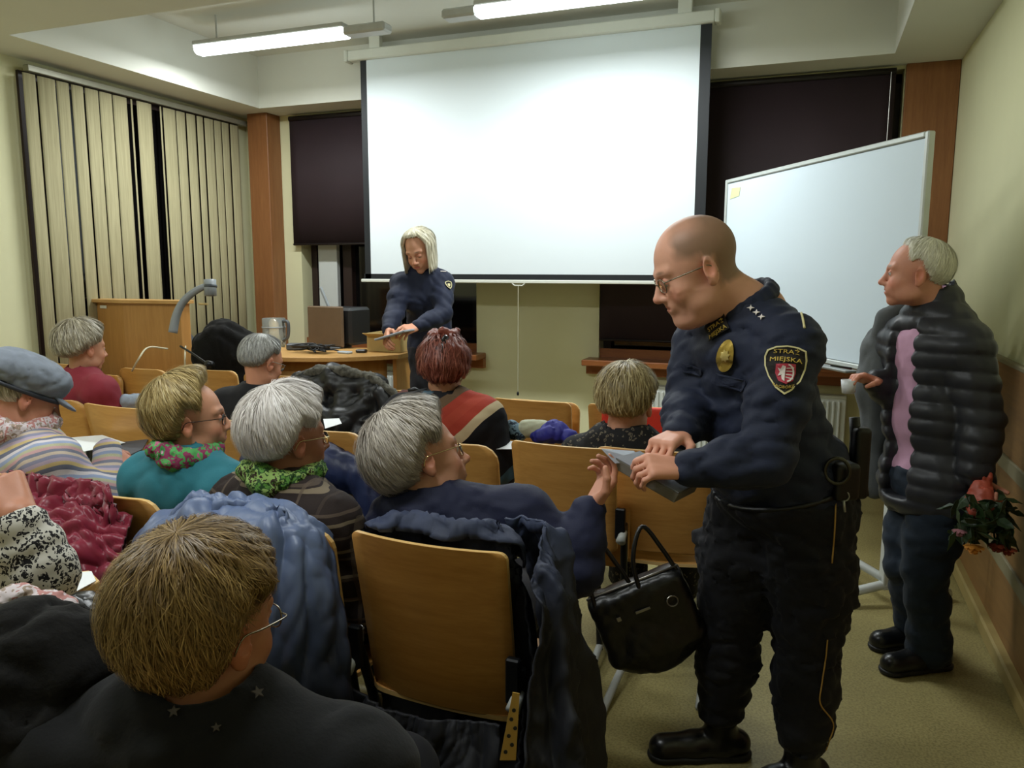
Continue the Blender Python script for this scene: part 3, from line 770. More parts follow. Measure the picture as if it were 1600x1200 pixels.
def eyes_for(o, A, sc, opt, parent):
    gaze = nrm(A[1]+A[2]*opt.get('gaze', 0)+A[0]*opt.get('gx', 0))
    for x in (-1, 1):
        c = o+sc*(A[0]*.030*x+A[1]*.0772+A[2]*.001); r = .0118*sc
        n1, n2 = 12, 16; V = []; F = []
        G = gaze; Rr = nrm(np.cross(G, A[2])); Uu = np.cross(Rr, G)
        for i in range(n1+1):
            t = math.pi*i/n1
            for j in range(n2): a = 2*math.pi*j/n2; V.append(c+r*(math.cos(t)*G+math.sin(t)*(math.cos(a)*Rr+math.sin(a)*Uu)))
        for i in range(n1):
            for j in range(n2): F.append([i*n2+j, i*n2+(j+1) % n2, (i+1)*n2+(j+1) % n2, (i+1)*n2+j])
        V = np.array(V); d = (V-c) @ G/r
        col = np.where((d > .97)[:, None], (0.01, .01, .01), np.where((d > .84)[:, None], hexc(opt.get('iris', '#5a6b70')), (0.62, .58, .55)))
        mesh('eye', V, np.array(F), m_eye, parent, True, cols=col)
        lid = opt.get('lid', 0.35)     # 0 wide open .. 1 closed
        if lid > 0:
            V = []; F = []; n3 = 8; r2 = r*1.13; Rr2 = A[0]; 
            a0 = math.radians(95); a1 = math.radians(40-75*lid)
            for i in range(n3+1):
                e = a0+(a1-a0)*i/n3
                for j in range(n2+1):
                    z_ = math.radians(-80+160*j/n2)
                    dr = math.cos(e)*math.cos(z_)*A[1]+math.sin(e)*math.cos(z_*.6)*A[2]+math.sin(z_)*A[0]*math.cos(e*.5)
                    V.append(c+r2*nrm(dr))
            for i in range(n3):
                for j in range(n2): F.append([i*(n2+1)+j, i*(n2+1)+j+1, (i+1)*(n2+1)+j+1, (i+1)*(n2+1)+j])
            sk = np.array(opt.get('skin', SKIN))*np.array([.86, .74, .72])
            mesh('eyelid', V, np.array(F), m_skin, parent, True, cols=np.tile(sk, (len(V), 1)))
def glasses_for(o, A, sc, parent, kind='metal', w=1.0):
    def p(x, y, z): return o+sc*(A[0]*x+A[1]*y+A[2]*z)
    mt = {'metal': plain('spectacle_wire', '#8d8676', 0.25, 0.9), 'dark': plain('spectacle_dark', '#1c1a1a', 0.3, 0.4), 'gold': plain('spectacle_gold', '#c9b98a', 0.2, 0.9)}[kind]
    g = MB(); r = .0013*sc*w
    for x in (-1, 1):
        pts = []
        for k in range(20):
            a = 2*math.pi*k/20; ex = .0215*np.sign(math.cos(a))*abs(math.cos(a))**.8; ez = .0165*np.sign(math.sin(a))*abs(math.sin(a))**.8
            pts.append(p(x*.032+ex, .099-abs(x*.032+ex)*.16, -.004+ez))
        g.tube(pts, r, 6, True)
        g.tube(bez([p(x*.054, .091, .004), p(x*.074, .078, .006), p(x*.088, .02, .006), p(x*.089, -.012, .004), p(x*.088, -.026, -.018)], 5), r, 6)
    g.tube(bez([p(-.011, .098, .0), p(0, .1015, .003), p(.011, .098, .0)], 4), r, 6)
    fr_ = g.build('glasses', mt, parent, True, False)
    m = MATS.get('lens')
    if not m:
        m, t = newmat('lens', 0.03); t.b.inputs['Transmission Weight'].default_value = 1.0; t.b.inputs['IOR'].default_value = 1.05; t.base((.95, .97, .97)); MATS['lens'] = m
    for x in (-1, 1):
        V = [p(x*.032, .0945, -.004)]
        for k in range(20):
            a = 2*math.pi*k/20; ex = .021*np.sign(math.cos(a))*abs(math.cos(a))**.8; ez = .016*np.sign(math.sin(a))*abs(math.sin(a))**.8
            V.append(p(x*.032+ex, .099-abs(x*.032+ex)*.16, -.004+ez))
        mesh('lens', V, [[0, k, k % 20+1] for k in range(1, 21)], m, fr_)
    return fr_

def hair_for(o, A, sc, parent, st, m, seed=1, name='hair'):
    """hair shell plus loose strands running from the crown; st describes the cut"""
    rs = np.random.RandomState(seed)
    c = o+sc*(A[0]*0+A[1]*(-.012)+A[2]*.034)
    R3 = np.array([.082*st.get('wide', 1), .101, .089])*sc
    tl = math.radians(st.get('crown', 28))
    pole = nrm(A[2]*math.cos(tl)-A[1]*math.sin(tl)); fw = nrm(A[1]*math.cos(tl)+A[2]*math.sin(tl)); rt = A[0]
    th = st.get('th', .016)*sc
    pf, psd, pb = [math.radians(v) for v in (st.get('front', 78), st.get('side', 112), st.get('back', 122))]
    pear = math.radians(st.get('ear', 0) or 0)
    def pend(a):
        ca = np.cos(a)   # 1 front, -1 back
        f = np.clip((ca-.35)/.5, 0, 1); f = f*f*(3-2*f); b = np.clip((-ca-.1)/.7, 0, 1); b = b*b*(3-2*b)
        v = psd*(1-f-b)+pf*f+pb*b
        if pear: v = v-pear*np.exp(-((np.abs(np.arctan2(np.sin(a), ca))-1.45)/.22)**2)
        return v
    drop0 = math.radians(st.get('drop', 200)); dlen = st.get('droplen', 0)*sc
    tex = st.get('tex', .0030)*sc; k1 = st.get('waves', 0.0)*sc
    vol = st.get('vol', {})
    asym = st.get('asym', 0)
    def surf(a, p, rad=0.0):
        a = np.asarray(a, float); p = np.asarray(p, float)
        pc = np.minimum(p, drop0)
        d = np.cos(pc)[..., None]*pole+np.sin(pc)[..., None]*(np.cos(a)[..., None]*fw+np.sin(a)[..., None]*rt)
        L = d @ A.T; inv = 1/np.sqrt((L[..., 0]/R3[0])**2+(L[..., 1]/R3[1])**2+(L[..., 2]/R3[2])**2)
        pe = pend(a); fr_ = np.clip(p/pe, 0, 1.2)
        endt = 1-np.clip((fr_-.86)/.2, 0, 1)*st.get('taper', .75)
        ca = np.cos(a)
        t = th*(1+vol.get('top', 0)*np.clip(np.cos(p), 0, 1)+vol.get('back', 0)*np.clip(-ca, 0, 1)*np.sin(np.clip(p, 0, 3))+vol.get('side', 0)*np.abs(np.sin(a))*np.sin(np.clip(p, 0, 3))+vol.get('front', 0)*np.clip(ca, 0, 1)*np.sin(np.clip(p*1.3, 0, 3.1)))
        t = t*endt
        sw = a+st.get('swirl', .35)*p
        g = np.sin(sw*17+2*np.sin(sw*3+p*2)+seed)*.5+np.sin(sw*31+3*np.sin(p*3+seed)+sw)*.35+np.sin(sw*53+seed*2)*.25
        t = t+tex*g*np.clip(p*1.6, 0, 1)*np.clip(endt, .3, 1)+k1*np.sin(p*st.get('wfreq', 9)+2*np.sin(sw*2)+seed)*np.clip(p, 0, 1)
        pt = c+d*(inv+t+rad)[..., None]
        if dlen:
            ex = np.clip((p-drop0)/(np.maximum(pe-drop0, 1e-3)), 0, 1.1)
            inward = -d*1.0
            pt = pt+(-A[2]*0.35+np.array([0, 0, -.65]))*(ex*dlen)[..., None]+(d-A[2]*(d@A[2])[..., None])*(ex*ex*st.get('flare', -.02)*sc)[..., None]
        return pt
    na, npp = st.get('na', 150), 34
    aa = np.linspace(0, 2*math.pi, na, endpoint=False); tt = np.linspace(0.02, 1, npp)
    Ag, Tg = np.meshgrid(aa, tt, indexing='ij')
    Pg = Tg*(pend(Ag)*(1+.025*np.sin(Ag*23+seed)+.02*np.sin(Ag*41))+(0))
    V = surf(Ag, Pg); inner = surf(Ag, Pg, -th*.9-.004*sc)
    V = V.reshape(-1, 3); inn = inner.reshape(-1, 3)
    idx = np.arange(na*npp).reshape(na, npp); nx = np.roll(idx, -1, axis=0)
    F = np.stack([idx[:, :-1], idx[:, 1:], nx[:, 1:], nx[:, :-1]], axis=-1).reshape(-1, 4)
    K = na*npp
    F2 = np.stack([idx[:, -1], idx[:, -1]+K, nx[:, -1]+K, nx[:, -1]], axis=-1)
    F3 = F[:, ::-1]+K
    UV = np.stack([Ag.ravel()/(2*math.pi)+Pg.ravel()*.03, Pg.ravel()], axis=1)
    Vall = [V, inn]; Fall = [F, F2, F3]; UVall = [UV, UV]
    tip = len(V)*2
    # strands
    ns, nsg = st.get('n', 1500), 9
    a0 = rs.rand(ns)*2*math.pi; p0 = rs.rand(ns)**.7*.9*pend(a0)*st.get('p0', .8); pe = pend(a0)*(1+rs.normal(size=ns)*st.get('fray', .035))
    ln = np.minimum(pe*(1+.05*rs.rand(ns)), p0+rs.uniform(.4, 1.3, ns)); lift = rs.rand(ns)**2.2*st.get('lift', .006)*sc*1.5
    wd = st.get('sw', .0009)*sc*(.6+rs.rand(ns)*.8); da = rs.normal(size=ns)*st.get('stray', .05)
    T = np.linspace(0, 1, nsg)
    Pp = p0[:, None]+(ln-p0)[:, None]*T; Aa = a0[:, None]+da[:, None]*T**1.5
    cen = surf(Aa, Pp, 0.0)
    nr = cen-c; nr /= np.linalg.norm(nr, axis=-1)[..., None]
    cen = cen+nr*(lift[:, None]*np.sin(T*2.6)+.0006*sc)[..., None]
    tg = np.gradient(cen, axis=1); side = np.cross(tg, nr); side /= (np.linalg.norm(side, axis=-1)[..., None]+1e-9)
    wv = wd[:, None]*(1-T**3*.85)
    Lf = cen-side*wv[..., None]; Rt = cen+side*wv[..., None]
    SV = np.stack([Lf, Rt], axis=2).reshape(-1, 3)
    b = (np.arange(ns)*nsg*2)[:, None]+np.arange(nsg-1)*2
    SF = np.stack([b, b+1, b+3, b+2], axis=-1).reshape(-1, 4)+tip
    u = (a0/(2*math.pi)+rs.normal(size=ns)*.12)[:, None]+Pp*.03; SUV = np.repeat(np.stack([u, Pp], axis=-1).reshape(-1, 2), 2, axis=0)
    Vall.append(SV); Fall.append(SF); UVall.append(SUV)
    return mesh(name, np.concatenate(Vall), np.concatenate(Fall), m, parent, True, uvs=np.concatenate(UVall))

def hand_prims(s, w, d, n, side, curl=(.5, .6, .7, .8), sc=1.0, thumb=.6, spread=.05, k=.004):
    """w wrist, d pointing along the palm, n palm normal (towards the grip), side +1 right / -1 left hand"""
    d = nrm(d); n = nrm(n-d*(n@d)); lat = np.cross(d, n)*side   # lat points to the thumb side
    if True:
        L = .088*sc
        for u in (-.028, -.010, .010, .028):
            s.cap(w+lat*u*sc*.55, w+d*L+lat*u*sc, .0145*sc, .012*sc, .012*sc)
    fl = [(.030, .074, .0088), (.010, .083, .0092), (-.011, .077, .0088), (-.030, .060, .0078)]
    for i, (u, ln, r) in enumerate(fl):
        b = w+d*(L-.002)+lat*u*sc; a = 0; dd = nrm(d+lat*spread*(1.5-i)); c = curl[i]
        for seg, f in enumerate((.46, .31, .23)):
            a += c*(.9, 1.1, .8)[seg]; v = dd*math.cos(a)+n*math.sin(a); e = b+v*ln*f*sc
            s.cap(b, e, r*sc*(1-.08*seg), r*sc*(.93-.08*seg), k*sc); b = e
    tb = w+d*.022*sc+lat*.022*sc+n*.006*sc
    t1 = tb+(d*.55+lat*.75+n*.25)*.040*sc; t2 = t1+nrm(d*(1-.3*thumb)+lat*.25+n*thumb)*.034*sc; t3 = t2+nrm(d*(1-.5*thumb)+n*thumb-lat*.15)*.027*sc
    s.cap(tb, t1, .0150*sc, .0115*sc, .010*sc); s.cap(t1, t2, .0108*sc, .0098*sc, k*sc); s.cap(t2, t3, .0098*sc, .0080*sc, k*sc)

def axes_of(j):
    side = nrm(j['SR']-j['SL']); up = nrm(j['N']-j['P']); fw = nrm(np.cross(up, side)); side = np.cross(fw, up); return side, fw, up
def torso(s, j, off, g, lo=True, quilt=None, k=.05):
    side, fw, up = axes_of(j); A = np.array([side, fw, up]); P_, N = j['P'], j['N']; h = np.linalg.norm(N-P_)
    w = g.get('w', 1.0); b = g.get('belly', 1.0); o = off
    q = quilt
    sw = np.linalg.norm(j['SR']-j['SL'])/2
    s.ell(P_+up*.72*h, [min(sw*.95, .165*w)+o, .115*b**.4+o, .19+o], A, k, quilt=q)
    s.ell(P_+up*.36*h+fw*.02*(b-1), [.145*w+o, .105*b+o, .17+o], A, k, quilt=q)
    if lo: s.ell(P_+up*.04*h, [.165*w+o, .12*b**.5+o, .13+o], A, k)
    if g.get('bust'):
        for x in (-1, 1): s.ell(P_+up*.66*h+side*.07*x+fw*.085, [.062+o, .055+o, .062+o], A, .04)
    for S_ in (j['SL'], j['SR']):
        s.cap(P_+up*.80*h+(S_-P_-up*.80*h)*.3, S_, .085+o, .058*g.get('sh', 1)+o, k)
        s.cap(N-up*.01, S_-up*.01, .045+o, .045+o, k)
def arm(s, j, sd, off, g, k=.03, quilt=None, cut=0.0):
    S_, E_, W_ = j['S'+sd], j['E'+sd], j['W'+sd]; a = g.get('arm', 1.0)
    W2 = W_+(E_-W_)*cut
    s.path([S_, S_+(E_-S_)*.5, E_], [(.058*a)+off, (.052*a)+off, (.043*a)+off], k, quilt)
    s.path([E_, E_+(W2-E_)*.45, W2], [(.044*a)+off, (.040*a)+off, .030+off], k, quilt)
def leg(s, j, sd, off, g, k=.04, cuff=1.0):
    H_, K_, A_ = j['H'+sd], j['K'+sd], j['A'+sd]; a = g.get('leg', 1.0)
    s.path([H_, H_+(K_-H_)*.5, K_], [.092*a+off, .080*a+off, .062*a+off], k)
    s.path([K_, K_+(A_-K_)*.4, A_], [.060*a+off, .056*a+off, (.040*cuff)+off], k)
def shoe(j, sd, fwd, parent, m, ln=.28, boot=False, up=(0, 0, 1)):
    A_ = j['A'+sd]; f = nrm([fwd[0], fwd[1], 0]); gz = j.get('ground', 0.0); s = SDF(); z0 = np.array([A_[0], A_[1], gz])
    h = z0-f*.055
    s.path([h+[0, 0, .045], h+f*ln*.45+[0, 0, .040], h+f*ln*.78+[0, 0, .034]], [.042, .040, .044], .03)
    s.cap(z0+[0, 0, .05], z0+[0, 0, .16 if boot else .09], .046, .050 if boot else .042, .03)
    s.half(z0+np.array([0, 0, .004]), (0, 0, -1), z0-.4, z0+.4, .004)
    V, F = s.mesh(.007); o = mesh('shoe', V, F, m, parent, True)
    so = SDF(); so.path([h+[0, 0, .014], h+f*ln*.45+[0, 0, .012], h+f*ln*.78+[0, 0, .014]], [.046, .043, .048], .02)
    so.half(z0+np.array([0, 0, .001]), (0, 0, -1), z0-.4, z0+.4, .003); so.half(z0+np.array([0, 0, .022]), (0, 0, 1), z0-.4, z0+.4, .003)
    V, F = so.mesh(.006); mesh('sole', V, F, plain('rubber_black', '#0c0c0d', 0.6), o, True)
    return o
def seated(hc, heading=0, torso_h=None, lean=0.0, sx=0.0, sh=.175, drop=.055, pz=.52, nlen=.15, zsc=1.0):
    """joints of a seated figure whose eye-level head centre is hc"""
    th = heading if torso_h is None else torso_h
    A = frame(th); r, f, u = A; hc = np.asarray(hc, float)
    N = hc-f*.03+np.array([0, 0, -nlen])
    j = {'N': N}; c = N+np.array([0, 0, -drop])
    j['SL'] = c-r*sh; j['SR'] = c+r*sh
    j['P'] = np.array([N[0], N[1], pz])+f*(.07-lean)+r*sx
    for sd, x in (('L', -1), ('R', 1)):
        j['H'+sd] = j['P']+r*.09*x; j['K'+sd] = j['H'+sd]+f*.42+r*.03*x+np.array([0, 0, -.02]); j['A'+sd] = j['K'+sd]+f*.03+np.array([0, 0, -.40])
        j['E'+sd] = j['S'+sd]+np.array([0, 0, -.25])+f*.07+r*.035*x; j['W'+sd] = j['E'+sd]+f*.21-r*.07*x+np.array([0, 0, -.02])
    return j
def person(name, label, j, head, body_g=None, hands=None, legs=True, hh=.0042, bh=.014, skin_neck=True, group=None):
    """continuous skin body: head, neck, trunk, arms with hands, legs.  Parts are added by the callers"""
    g = body_g or {}; o, A, sc, opt = head
    s = SDF(); head_prims(s, o, A, sc, opt)
    nb = j['N']; top = o+sc*(A[1]*-.022+A[2]*-.045)
    nr_ = opt.get('neck', .053)*sc
    s.cap(top, nb+(top-nb)*.1, nr_, nr_*1.08, .03); s.cap(nb, nb+(nb-top)*.25, nr_*1.1, nr_*1.4, .03)
    V, F = s.mesh(hh); C = head_color(V, o, A, sc, opt)
    Vs, Fs, Cs, k = [V], [F], [C], len(V)
    s = SDF(); torso(s, j, -.014, g)
    for sd in 'LR': arm(s, j, sd, -.012, g)
    if legs:
        for sd in 'LR': leg(s, j, sd, -.014, g)
    V, F = s.mesh(bh); Vs.append(V); Fs.append(F+k); Cs.append(np.tile(opt.get('skin', SKIN), (len(V), 1))); k += len(V)
    for sd, hd in (hands or {}).items():
        s = SDF(); W_ = j['W'+sd]; E_ = j['E'+sd]; fd = nrm(W_-E_)
        s.cap(W_-fd*.09, W_, .029*hd.get('sc', 1), .0245*hd.get('sc', 1), .02)
        hand_prims(s, W_, np.asarray(hd.get('d', fd), float), np.asarray(hd['n'], float), 1 if sd == 'R' else -1, hd.get('curl', (.4, .45, .5, .55)), hd.get('sc', 1.0), hd.get('thumb', .5), hd.get('spread', .06))
        V, F = s.mesh(.0032 if hd.get('fine', True) else .005); Vs.append(V); Fs.append(F+k)
        kc = np.tile(np.array(opt.get('skin', SKIN))*np.array([1, .93, .92]), (len(V), 1)); Cs.append(kc); k += len(V)
    b = mesh(name, np.concatenate(Vs), np.concatenate(Fs), m_skin, None, True, cols=np.concatenate(Cs))
    tag(b, label, 'person', group)
    eyes_for(o, A, sc, opt, b)
    return b
def garment(name, parent, m, fn, h=.01, fold=None, smooth=1, cols=None):
    s = SDF(); fn(s); V, F = s.mesh(h, fold, smooth)
    return mesh(name, V, F, m, parent, True)
def top_for(name, parent, m, j, g, off=.012, hem=None, h=.01, fold=None, cut=.06, quilt=None, sleeves='LR', collar=None, neck=.066, neckcut=True, aquilt=None, extra=None):
    def fn(s):
        torso(s, j, off, g, True, quilt)
        for sd in sleeves: arm(s, j, sd, off*1.1, g, .03, aquilt, cut)
        if extra: extra(s)
        side, fw, up = axes_of(j); N = j['N']
        if collar: 
            cz = collar
            s.cap(N-up*.03, N+up*cz-fw*.004, neck+.012, neck+.004, .02)
        if neckcut: s.cap(N-up*.02+fw*.02, N+up*.3+fw*.05, neck-.006, neck+.01, .006, 's')
        if hem is not None:
            P_ = j['P']; s.half(P_+up*hem, -up, P_-1.2, P_+1.2, .006)
    return garment(name, parent, m, fn, h, fold)
def trousers_for(name, parent, m, j, g, off=.012, h=.011, fold=None, top=.06, cuff=1.3, hemz=None):
    def fn(s):
        side, fw, up = axes_of(j); w = g.get('w', 1.0); b = g.get('belly', 1.0)
        s.ell(j['P'], [.165*w+off, .12*b**.5+off, .13+off], np.array([side, fw, up]), .05)
        for sd in 'LR': leg(s, j, sd, off, g, .04, cuff)
        s.half(j['P']+up*top, up, j['P']-1.2, j['P']+1.2, .006)
    return garment(name, parent, m, fn, h, fold)
def scarf_for(parent, m, j, r=.03, R=.088, seed=3, tail=None, name='scarf', z=.0, h=.006, tilt=.02, loops=2):
    side, fw, up = axes_of(j); N = j['N']
    def fn(s):
        for L in range(loops):
            pts = []
            for k in range(15):
                a = 2*math.pi*k/14; rr = R*(1+.12*math.sin(3*a+L*2)); pts.append(N+up*(z+.016*L+.012*math.sin(2*a+L)-.02*math.cos(a))+side*rr*math.sin(a)+fw*(rr*1.05*math.cos(a)+.01))
            s.path(pts, r*(1-.15*L), .015)
        if tail is not None: s.path([N+np.array(q) for q in tail], r*.9, .02)
    return garment(name, parent, m, fn, h, foldfn(seed, .007, 60))
def surf_at(o, x, y):
    """point and normal where the line of sight through (x, y) meets mesh object o"""
    me = o.data; n = len(me.vertices); a = np.empty(n*3, dtype=np.float32); me.vertices.foreach_get('co', a); a = a.reshape(-1, 3)
    if 'bvh' not in BV or BV['bvh'][0] is not me:
        BV['bvh'] = (me, BVHTree.FromPolygons([tuple(v) for v in a], [tuple(p.vertices) for p in me.polygons]))
    h = BV['bvh'][1].ray_cast(Vector(CP), Vector(ray(x, y)))
    return (np.array(h[0]), np.array(h[1])) if h[0] is not None else (None, None)
BV = {}
# ================================================================== cloth that really hangs
COLLS = []
def collider(V, F):
    me = bpy.data.meshes.new('c'); me.from_pydata([tuple(map(float, v)) for v in V], [], [list(map(int, f)) for f in F]); o = bpy.data.objects.new('c', me); COL.objects.link(o)
    md = o.modifiers.new('c', 'COLLISION'); o.collision.thickness_outer = .006; o.collision.thickness_inner = .02; o.collision.cloth_friction = 18; COLLS.append(o); return o
def settle(V, F, pins, frames=26, bend=.6, shrink=-.12, mass=.35, stiff=12, selfc=False, pinmax=50):
    """let a sheet fall over the colliders and return where it comes to rest"""
    me = bpy.data.meshes.new('cl'); me.from_pydata([tuple(map(float, v)) for v in V], [], [list(map(int, f)) for f in F]); o = bpy.data.objects.new('cl', me); COL.objects.link(o)
    vg = o.vertex_groups.new(name='pin'); 
    for i in pins: vg.add([int(i)], 1.0, 'REPLACE')
    md = o.modifiers.new('cloth', 'CLOTH'); st = md.settings
    st.quality = 5; st.mass = mass; st.tension_stiffness = stiff; st.compression_stiffness = stiff; st.shear_stiffness = stiff*.5; st.bending_stiffness = bend
    st.tension_damping = 8; st.compression_damping = 8; st.shear_damping = 8; st.bending_damping = .8; st.air_damping = 2
    st.shrink_min = shrink; st.shrink_max = shrink
    if len(pins): st.vertex_group_mass = 'pin'; st.pin_stiffness = 1
    md.collision_settings.distance_min = .006; md.collision_settings.use_self_collision = selfc; md.collision_settings.self_distance_min = .006; md.collision_settings.collision_quality = 3
    md.point_cache.frame_start = 1; md.point_cache.frame_end = frames
    S.frame_start = 1; S.frame_end = frames
    for f in range(1, frames+1):
        S.frame_set(f); dg = bpy.context.evaluated_depsgraph_get(); ev = o.evaluated_get(dg); n = len(V)
    m2 = ev.data; a = np.empty(n*3, dtype=np.float32); m2.vertices.foreach_get('co', a); a = a.reshape(-1, 3).astype(float)
    bpy.data.objects.remove(o); bpy.data.meshes.remove(me); S.frame_set(1)
    return a
def clear_colliders():
    for o in COLLS: 
        me = o.data; bpy.data.objects.remove(o); bpy.data.meshes.remove(me)
    COLLS.clear()
def boxvf(c, s, R=None):
    b = MB(); b.box(c, s, R=R); return b.V, b.F
def ellvf(c, r, n=14):
    V = []; F = []
    for i in range(n+1):
        t = math.pi*i/n
        for j in range(n*2): a = math.pi*j/n; V.append((c[0]+r[0]*math.sin(t)*math.cos(a), c[1]+r[1]*math.sin(t)*math.sin(a), c[2]+r[2]*math.cos(t)))
    for i in range(n):
        for j in range(n*2): F.append((i*n*2+j, (i+1)*n*2+j, (i+1)*n*2+(j+1) % (n*2), i*n*2+(j+1) % (n*2)))
    return V, F
def hang_sheet(cx, cy, top, half, down_back, down_front, nu=54, nv=70, rz=0.0, rake=.19, rnd=.03, skew=0.0, seed=1, spread=0.0, gather=None):
    """sheet laid over a chair back: u across, v from the front hem over the top to the rear hem"""
    rs = np.random.RandomState(seed); V = []; tot = down_front+down_back+math.pi*rnd
    cz, sz = math.cos(rz), math.sin(rz); pins = []
    for j in range(nv):
        s = tot*j/(nv-1)
        for i in range(nu):
            u = 2*i/(nu-1)-1; x = u*half
            if s < down_front: d = down_front-s; y = rnd+rake*d*.9+.004; z = top-d
            elif s < down_front+math.pi*rnd: a = (s-down_front)/rnd; y = rnd*math.cos(a); z = top+rnd*math.sin(a)
            else: d = s-down_front-math.pi*rnd; y = -rnd+rake*min(d, .25)*.0-.012-.02*d; z = top-d; x += skew*d+u*spread*d
            y += .012*math.sin(u*9+seed+s*6)+rs.normal()*.0015
            over = max(0, abs(u)-.8)/.2
            z -= over*over*.02
            V.append((cx+x*cz-y*sz, cy+x*sz+y*cz, z))
            if abs(s-(down_front+math.pi*rnd/2)) < tot/(nv-1)*.6 and (i % 3 == 0) and abs(u) < .62: pins.append(j*nu+i)
    F = [(j*nu+i, j*nu+i+1, (j+1)*nu+i+1, (j+1)*nu+i) for j in range(nv-1) for i in range(nu-1)]
    return np.array(V), F, pins
def sleeve_tube(p0, p1, r0, r1, nu=20, nv=36, seed=1):
    p0, p1 = np.asarray(p0, float), np.asarray(p1, float); d = p1-p0; t = nrm(d); a = nrm(np.cross(t, [0, 1, 0.01])); b = np.cross(t, a); V = []
    for j in range(nv):
        k = j/(nv-1); r = r0+(r1-r0)*k
        for i in range(nu): w = 2*math.pi*i/nu; V.append(p0+d*k+a*r*math.cos(w)+b*r*.55*math.sin(w)+.003*math.sin(k*20+i)*a)
    F = [(j*nu+i, j*nu+(i+1) % nu, (j+1)*nu+(i+1) % nu, (j+1)*nu+i) for j in range(nv-1) for i in range(nu)]
    return np.array(V), F, [i for i in range(nu)]
def cloth_obj(name, V, F, m, parent=None, th=.005, lab=None, cat=None):
    o = mesh(name, V, np.array(F), m, parent, True)
    md = o.modifiers.new('thick', 'SOLIDIFY'); md.thickness = th; md.offset = 1
    md = o.modifiers.new('sub', 'SUBSURF'); md.levels = 1; md.render_levels = 1
    if lab: tag(o, lab, cat)
    return o
# ================================================================== people: cloth and hair
def cloth(name, col, rough=.75, var=.12, scale=6, bump=.25, bscale=220, sheen=.04, wr=.0):
    if name in MATS: return MATS[name]
    m, t = newmat(name, rough, 0, .3); c = hexc(col) if isinstance(col, str) else col
    v = t.coord(); n = t.noise(v, scale, 4)
    t.base(t.ramp(n, [(.3, tuple(x*(1-var) for x in c)), (.7, tuple(min(1, x*(1+var)) for x in c))]))
    t.bump(t.noise(v, bscale, 3), bump, .0015); t.b.inputs['Sheen Weight'].default_value = sheen; MATS[name] = m; return m
m_uni = cloth('uniform_navy', '#1b2238', .7, .1)
m_uni2 = cloth('uniform_trousers', '#12131a', .8, .1)
m_boot = plain('boot_leather', '#0e0e10', 0.32, var=.1, bump=.1, bscale=80)
m_gold = plain('brass_badge', '#b59a4a', 0.35, 0.6, bump=.3, bscale=120)
m_thread = plain('cream_thread', '#d8cf9c', 0.6)
m_belt = plain('belt_black', '#08080a', 0.45)
G1 = hair_mat('hair_white', '#b3aba6', '#e2dcd8', '#faf7f4')
G2 = hair_mat('hair_silver', '#6f675c', '#bdb4aa', '#e9e2d8')
G3 = hair_mat('hair_ash_blonde', '#7a663e', '#b49c66', '#e0cf9c')
G4 = hair_mat('hair_brown', '#4a3820', '#84693f', '#c0a26a')
G5 = hair_mat('hair_auburn', '#3c1812', '#7c4034', '#ab6a58')
G6 = hair_mat('hair_pale_blonde', '#a39c80', '#d8d2b8', '#f4f0e0')
G7 = hair_mat('hair_grey', '#66645e', '#9f9f9c', '#cfcfcc')
G8 = hair_mat('hair_grey_blonde', '#54492f', '#9c8a60', '#d6c79a')
G9 = hair_mat('hair_mouse', '#544b3a', '#a39a84', '#dcd5c4')
G10 = hair_mat('hair_pale_old', '#b5b3a0', '#e2dfcc', '#f8f6ea')

# ------------------------------------------------------------------ 1. officer handing out papers
of = frame(-112, -24, 0); oh = P(1086, 420, 2.12)
J = {'N': P(1160, 484, 2.17), 'SL': P(1233, 541, 2.04), 'SR': P(1098, 536, 2.34), 'P': P(1222, 775, 2.26),
     'EL': P(1196, 716, 1.98), 'WL': P(1072, 733, 1.98), 'ER': P(1075, 640, 2.30), 'WR': P(1066, 676, 2.10),
     'HL': P(1262, 810, 2.20), 'HR': P(1168, 810, 2.34), 'KL': P(1264, 960, 2.24), 'KR': P(1146, 930, 2.36),
     'AL': P(1254, 1140, 2.27), 'AR': P(1128, 1082, 2.42)}
for a in ('AL', 'AR'): J[a][2] = 0.13
g_off = {'w': 1.12, 'belly': 1.38, 'arm': 1.22, 'leg': 1.22, 'sh': 1.15}
officer = person('person', 'bald officer in navy uniform with glasses leaning over to hand out leaflets', J,
    (oh, of, 1.13, dict(age=.7, wide=1.06, jowl=1.15, neck=.064, skin=hexc('#dba58c'), buzz=hexc('#6a5a45'), buzzk=.75, bald=.55, stubble=.35, lid=.8, gaze=-.5, brow=hexc('#5a4a3a'), browk=.6)),
    g_off, {'L': dict(d=nrm(P(1016, 728, 1.96)-P(1072, 733, 1.98)), n=(-.1, .45, -.75), curl=(.75, .8, .8, .8), sc=1.06, thumb=.35),
            'R': dict(d=nrm(P(1016, 704, 2.0)-P(1066, 676, 2.10)), n=(-.2, -.5, -.8), curl=(.7, .75, .8, .8), sc=1.06, thumb=.3)})
fold_u = foldfn(11, .009, 13, (1, 1, 1.5))
def off_extra(s):
    side, fw, up = axes_of(J)
    # chest pocket flaps and shoulder straps raised from the cloth
    for S_ in (J['SL'], J['SR']): s.cap(J['N']+(S_-J['N'])*.45+up*.052, S_+up*.055, .020, .026, .012)
    s.ell(J['P']+up*.10, [.20, .185, .09], np.array([side, fw, up]), .05)
shirt = top_for('uniform_shirt', officer, m_uni, J, g_off, .016, -.06, .0085, fold_u, .04, collar=None, extra=off_extra, neck=.075)
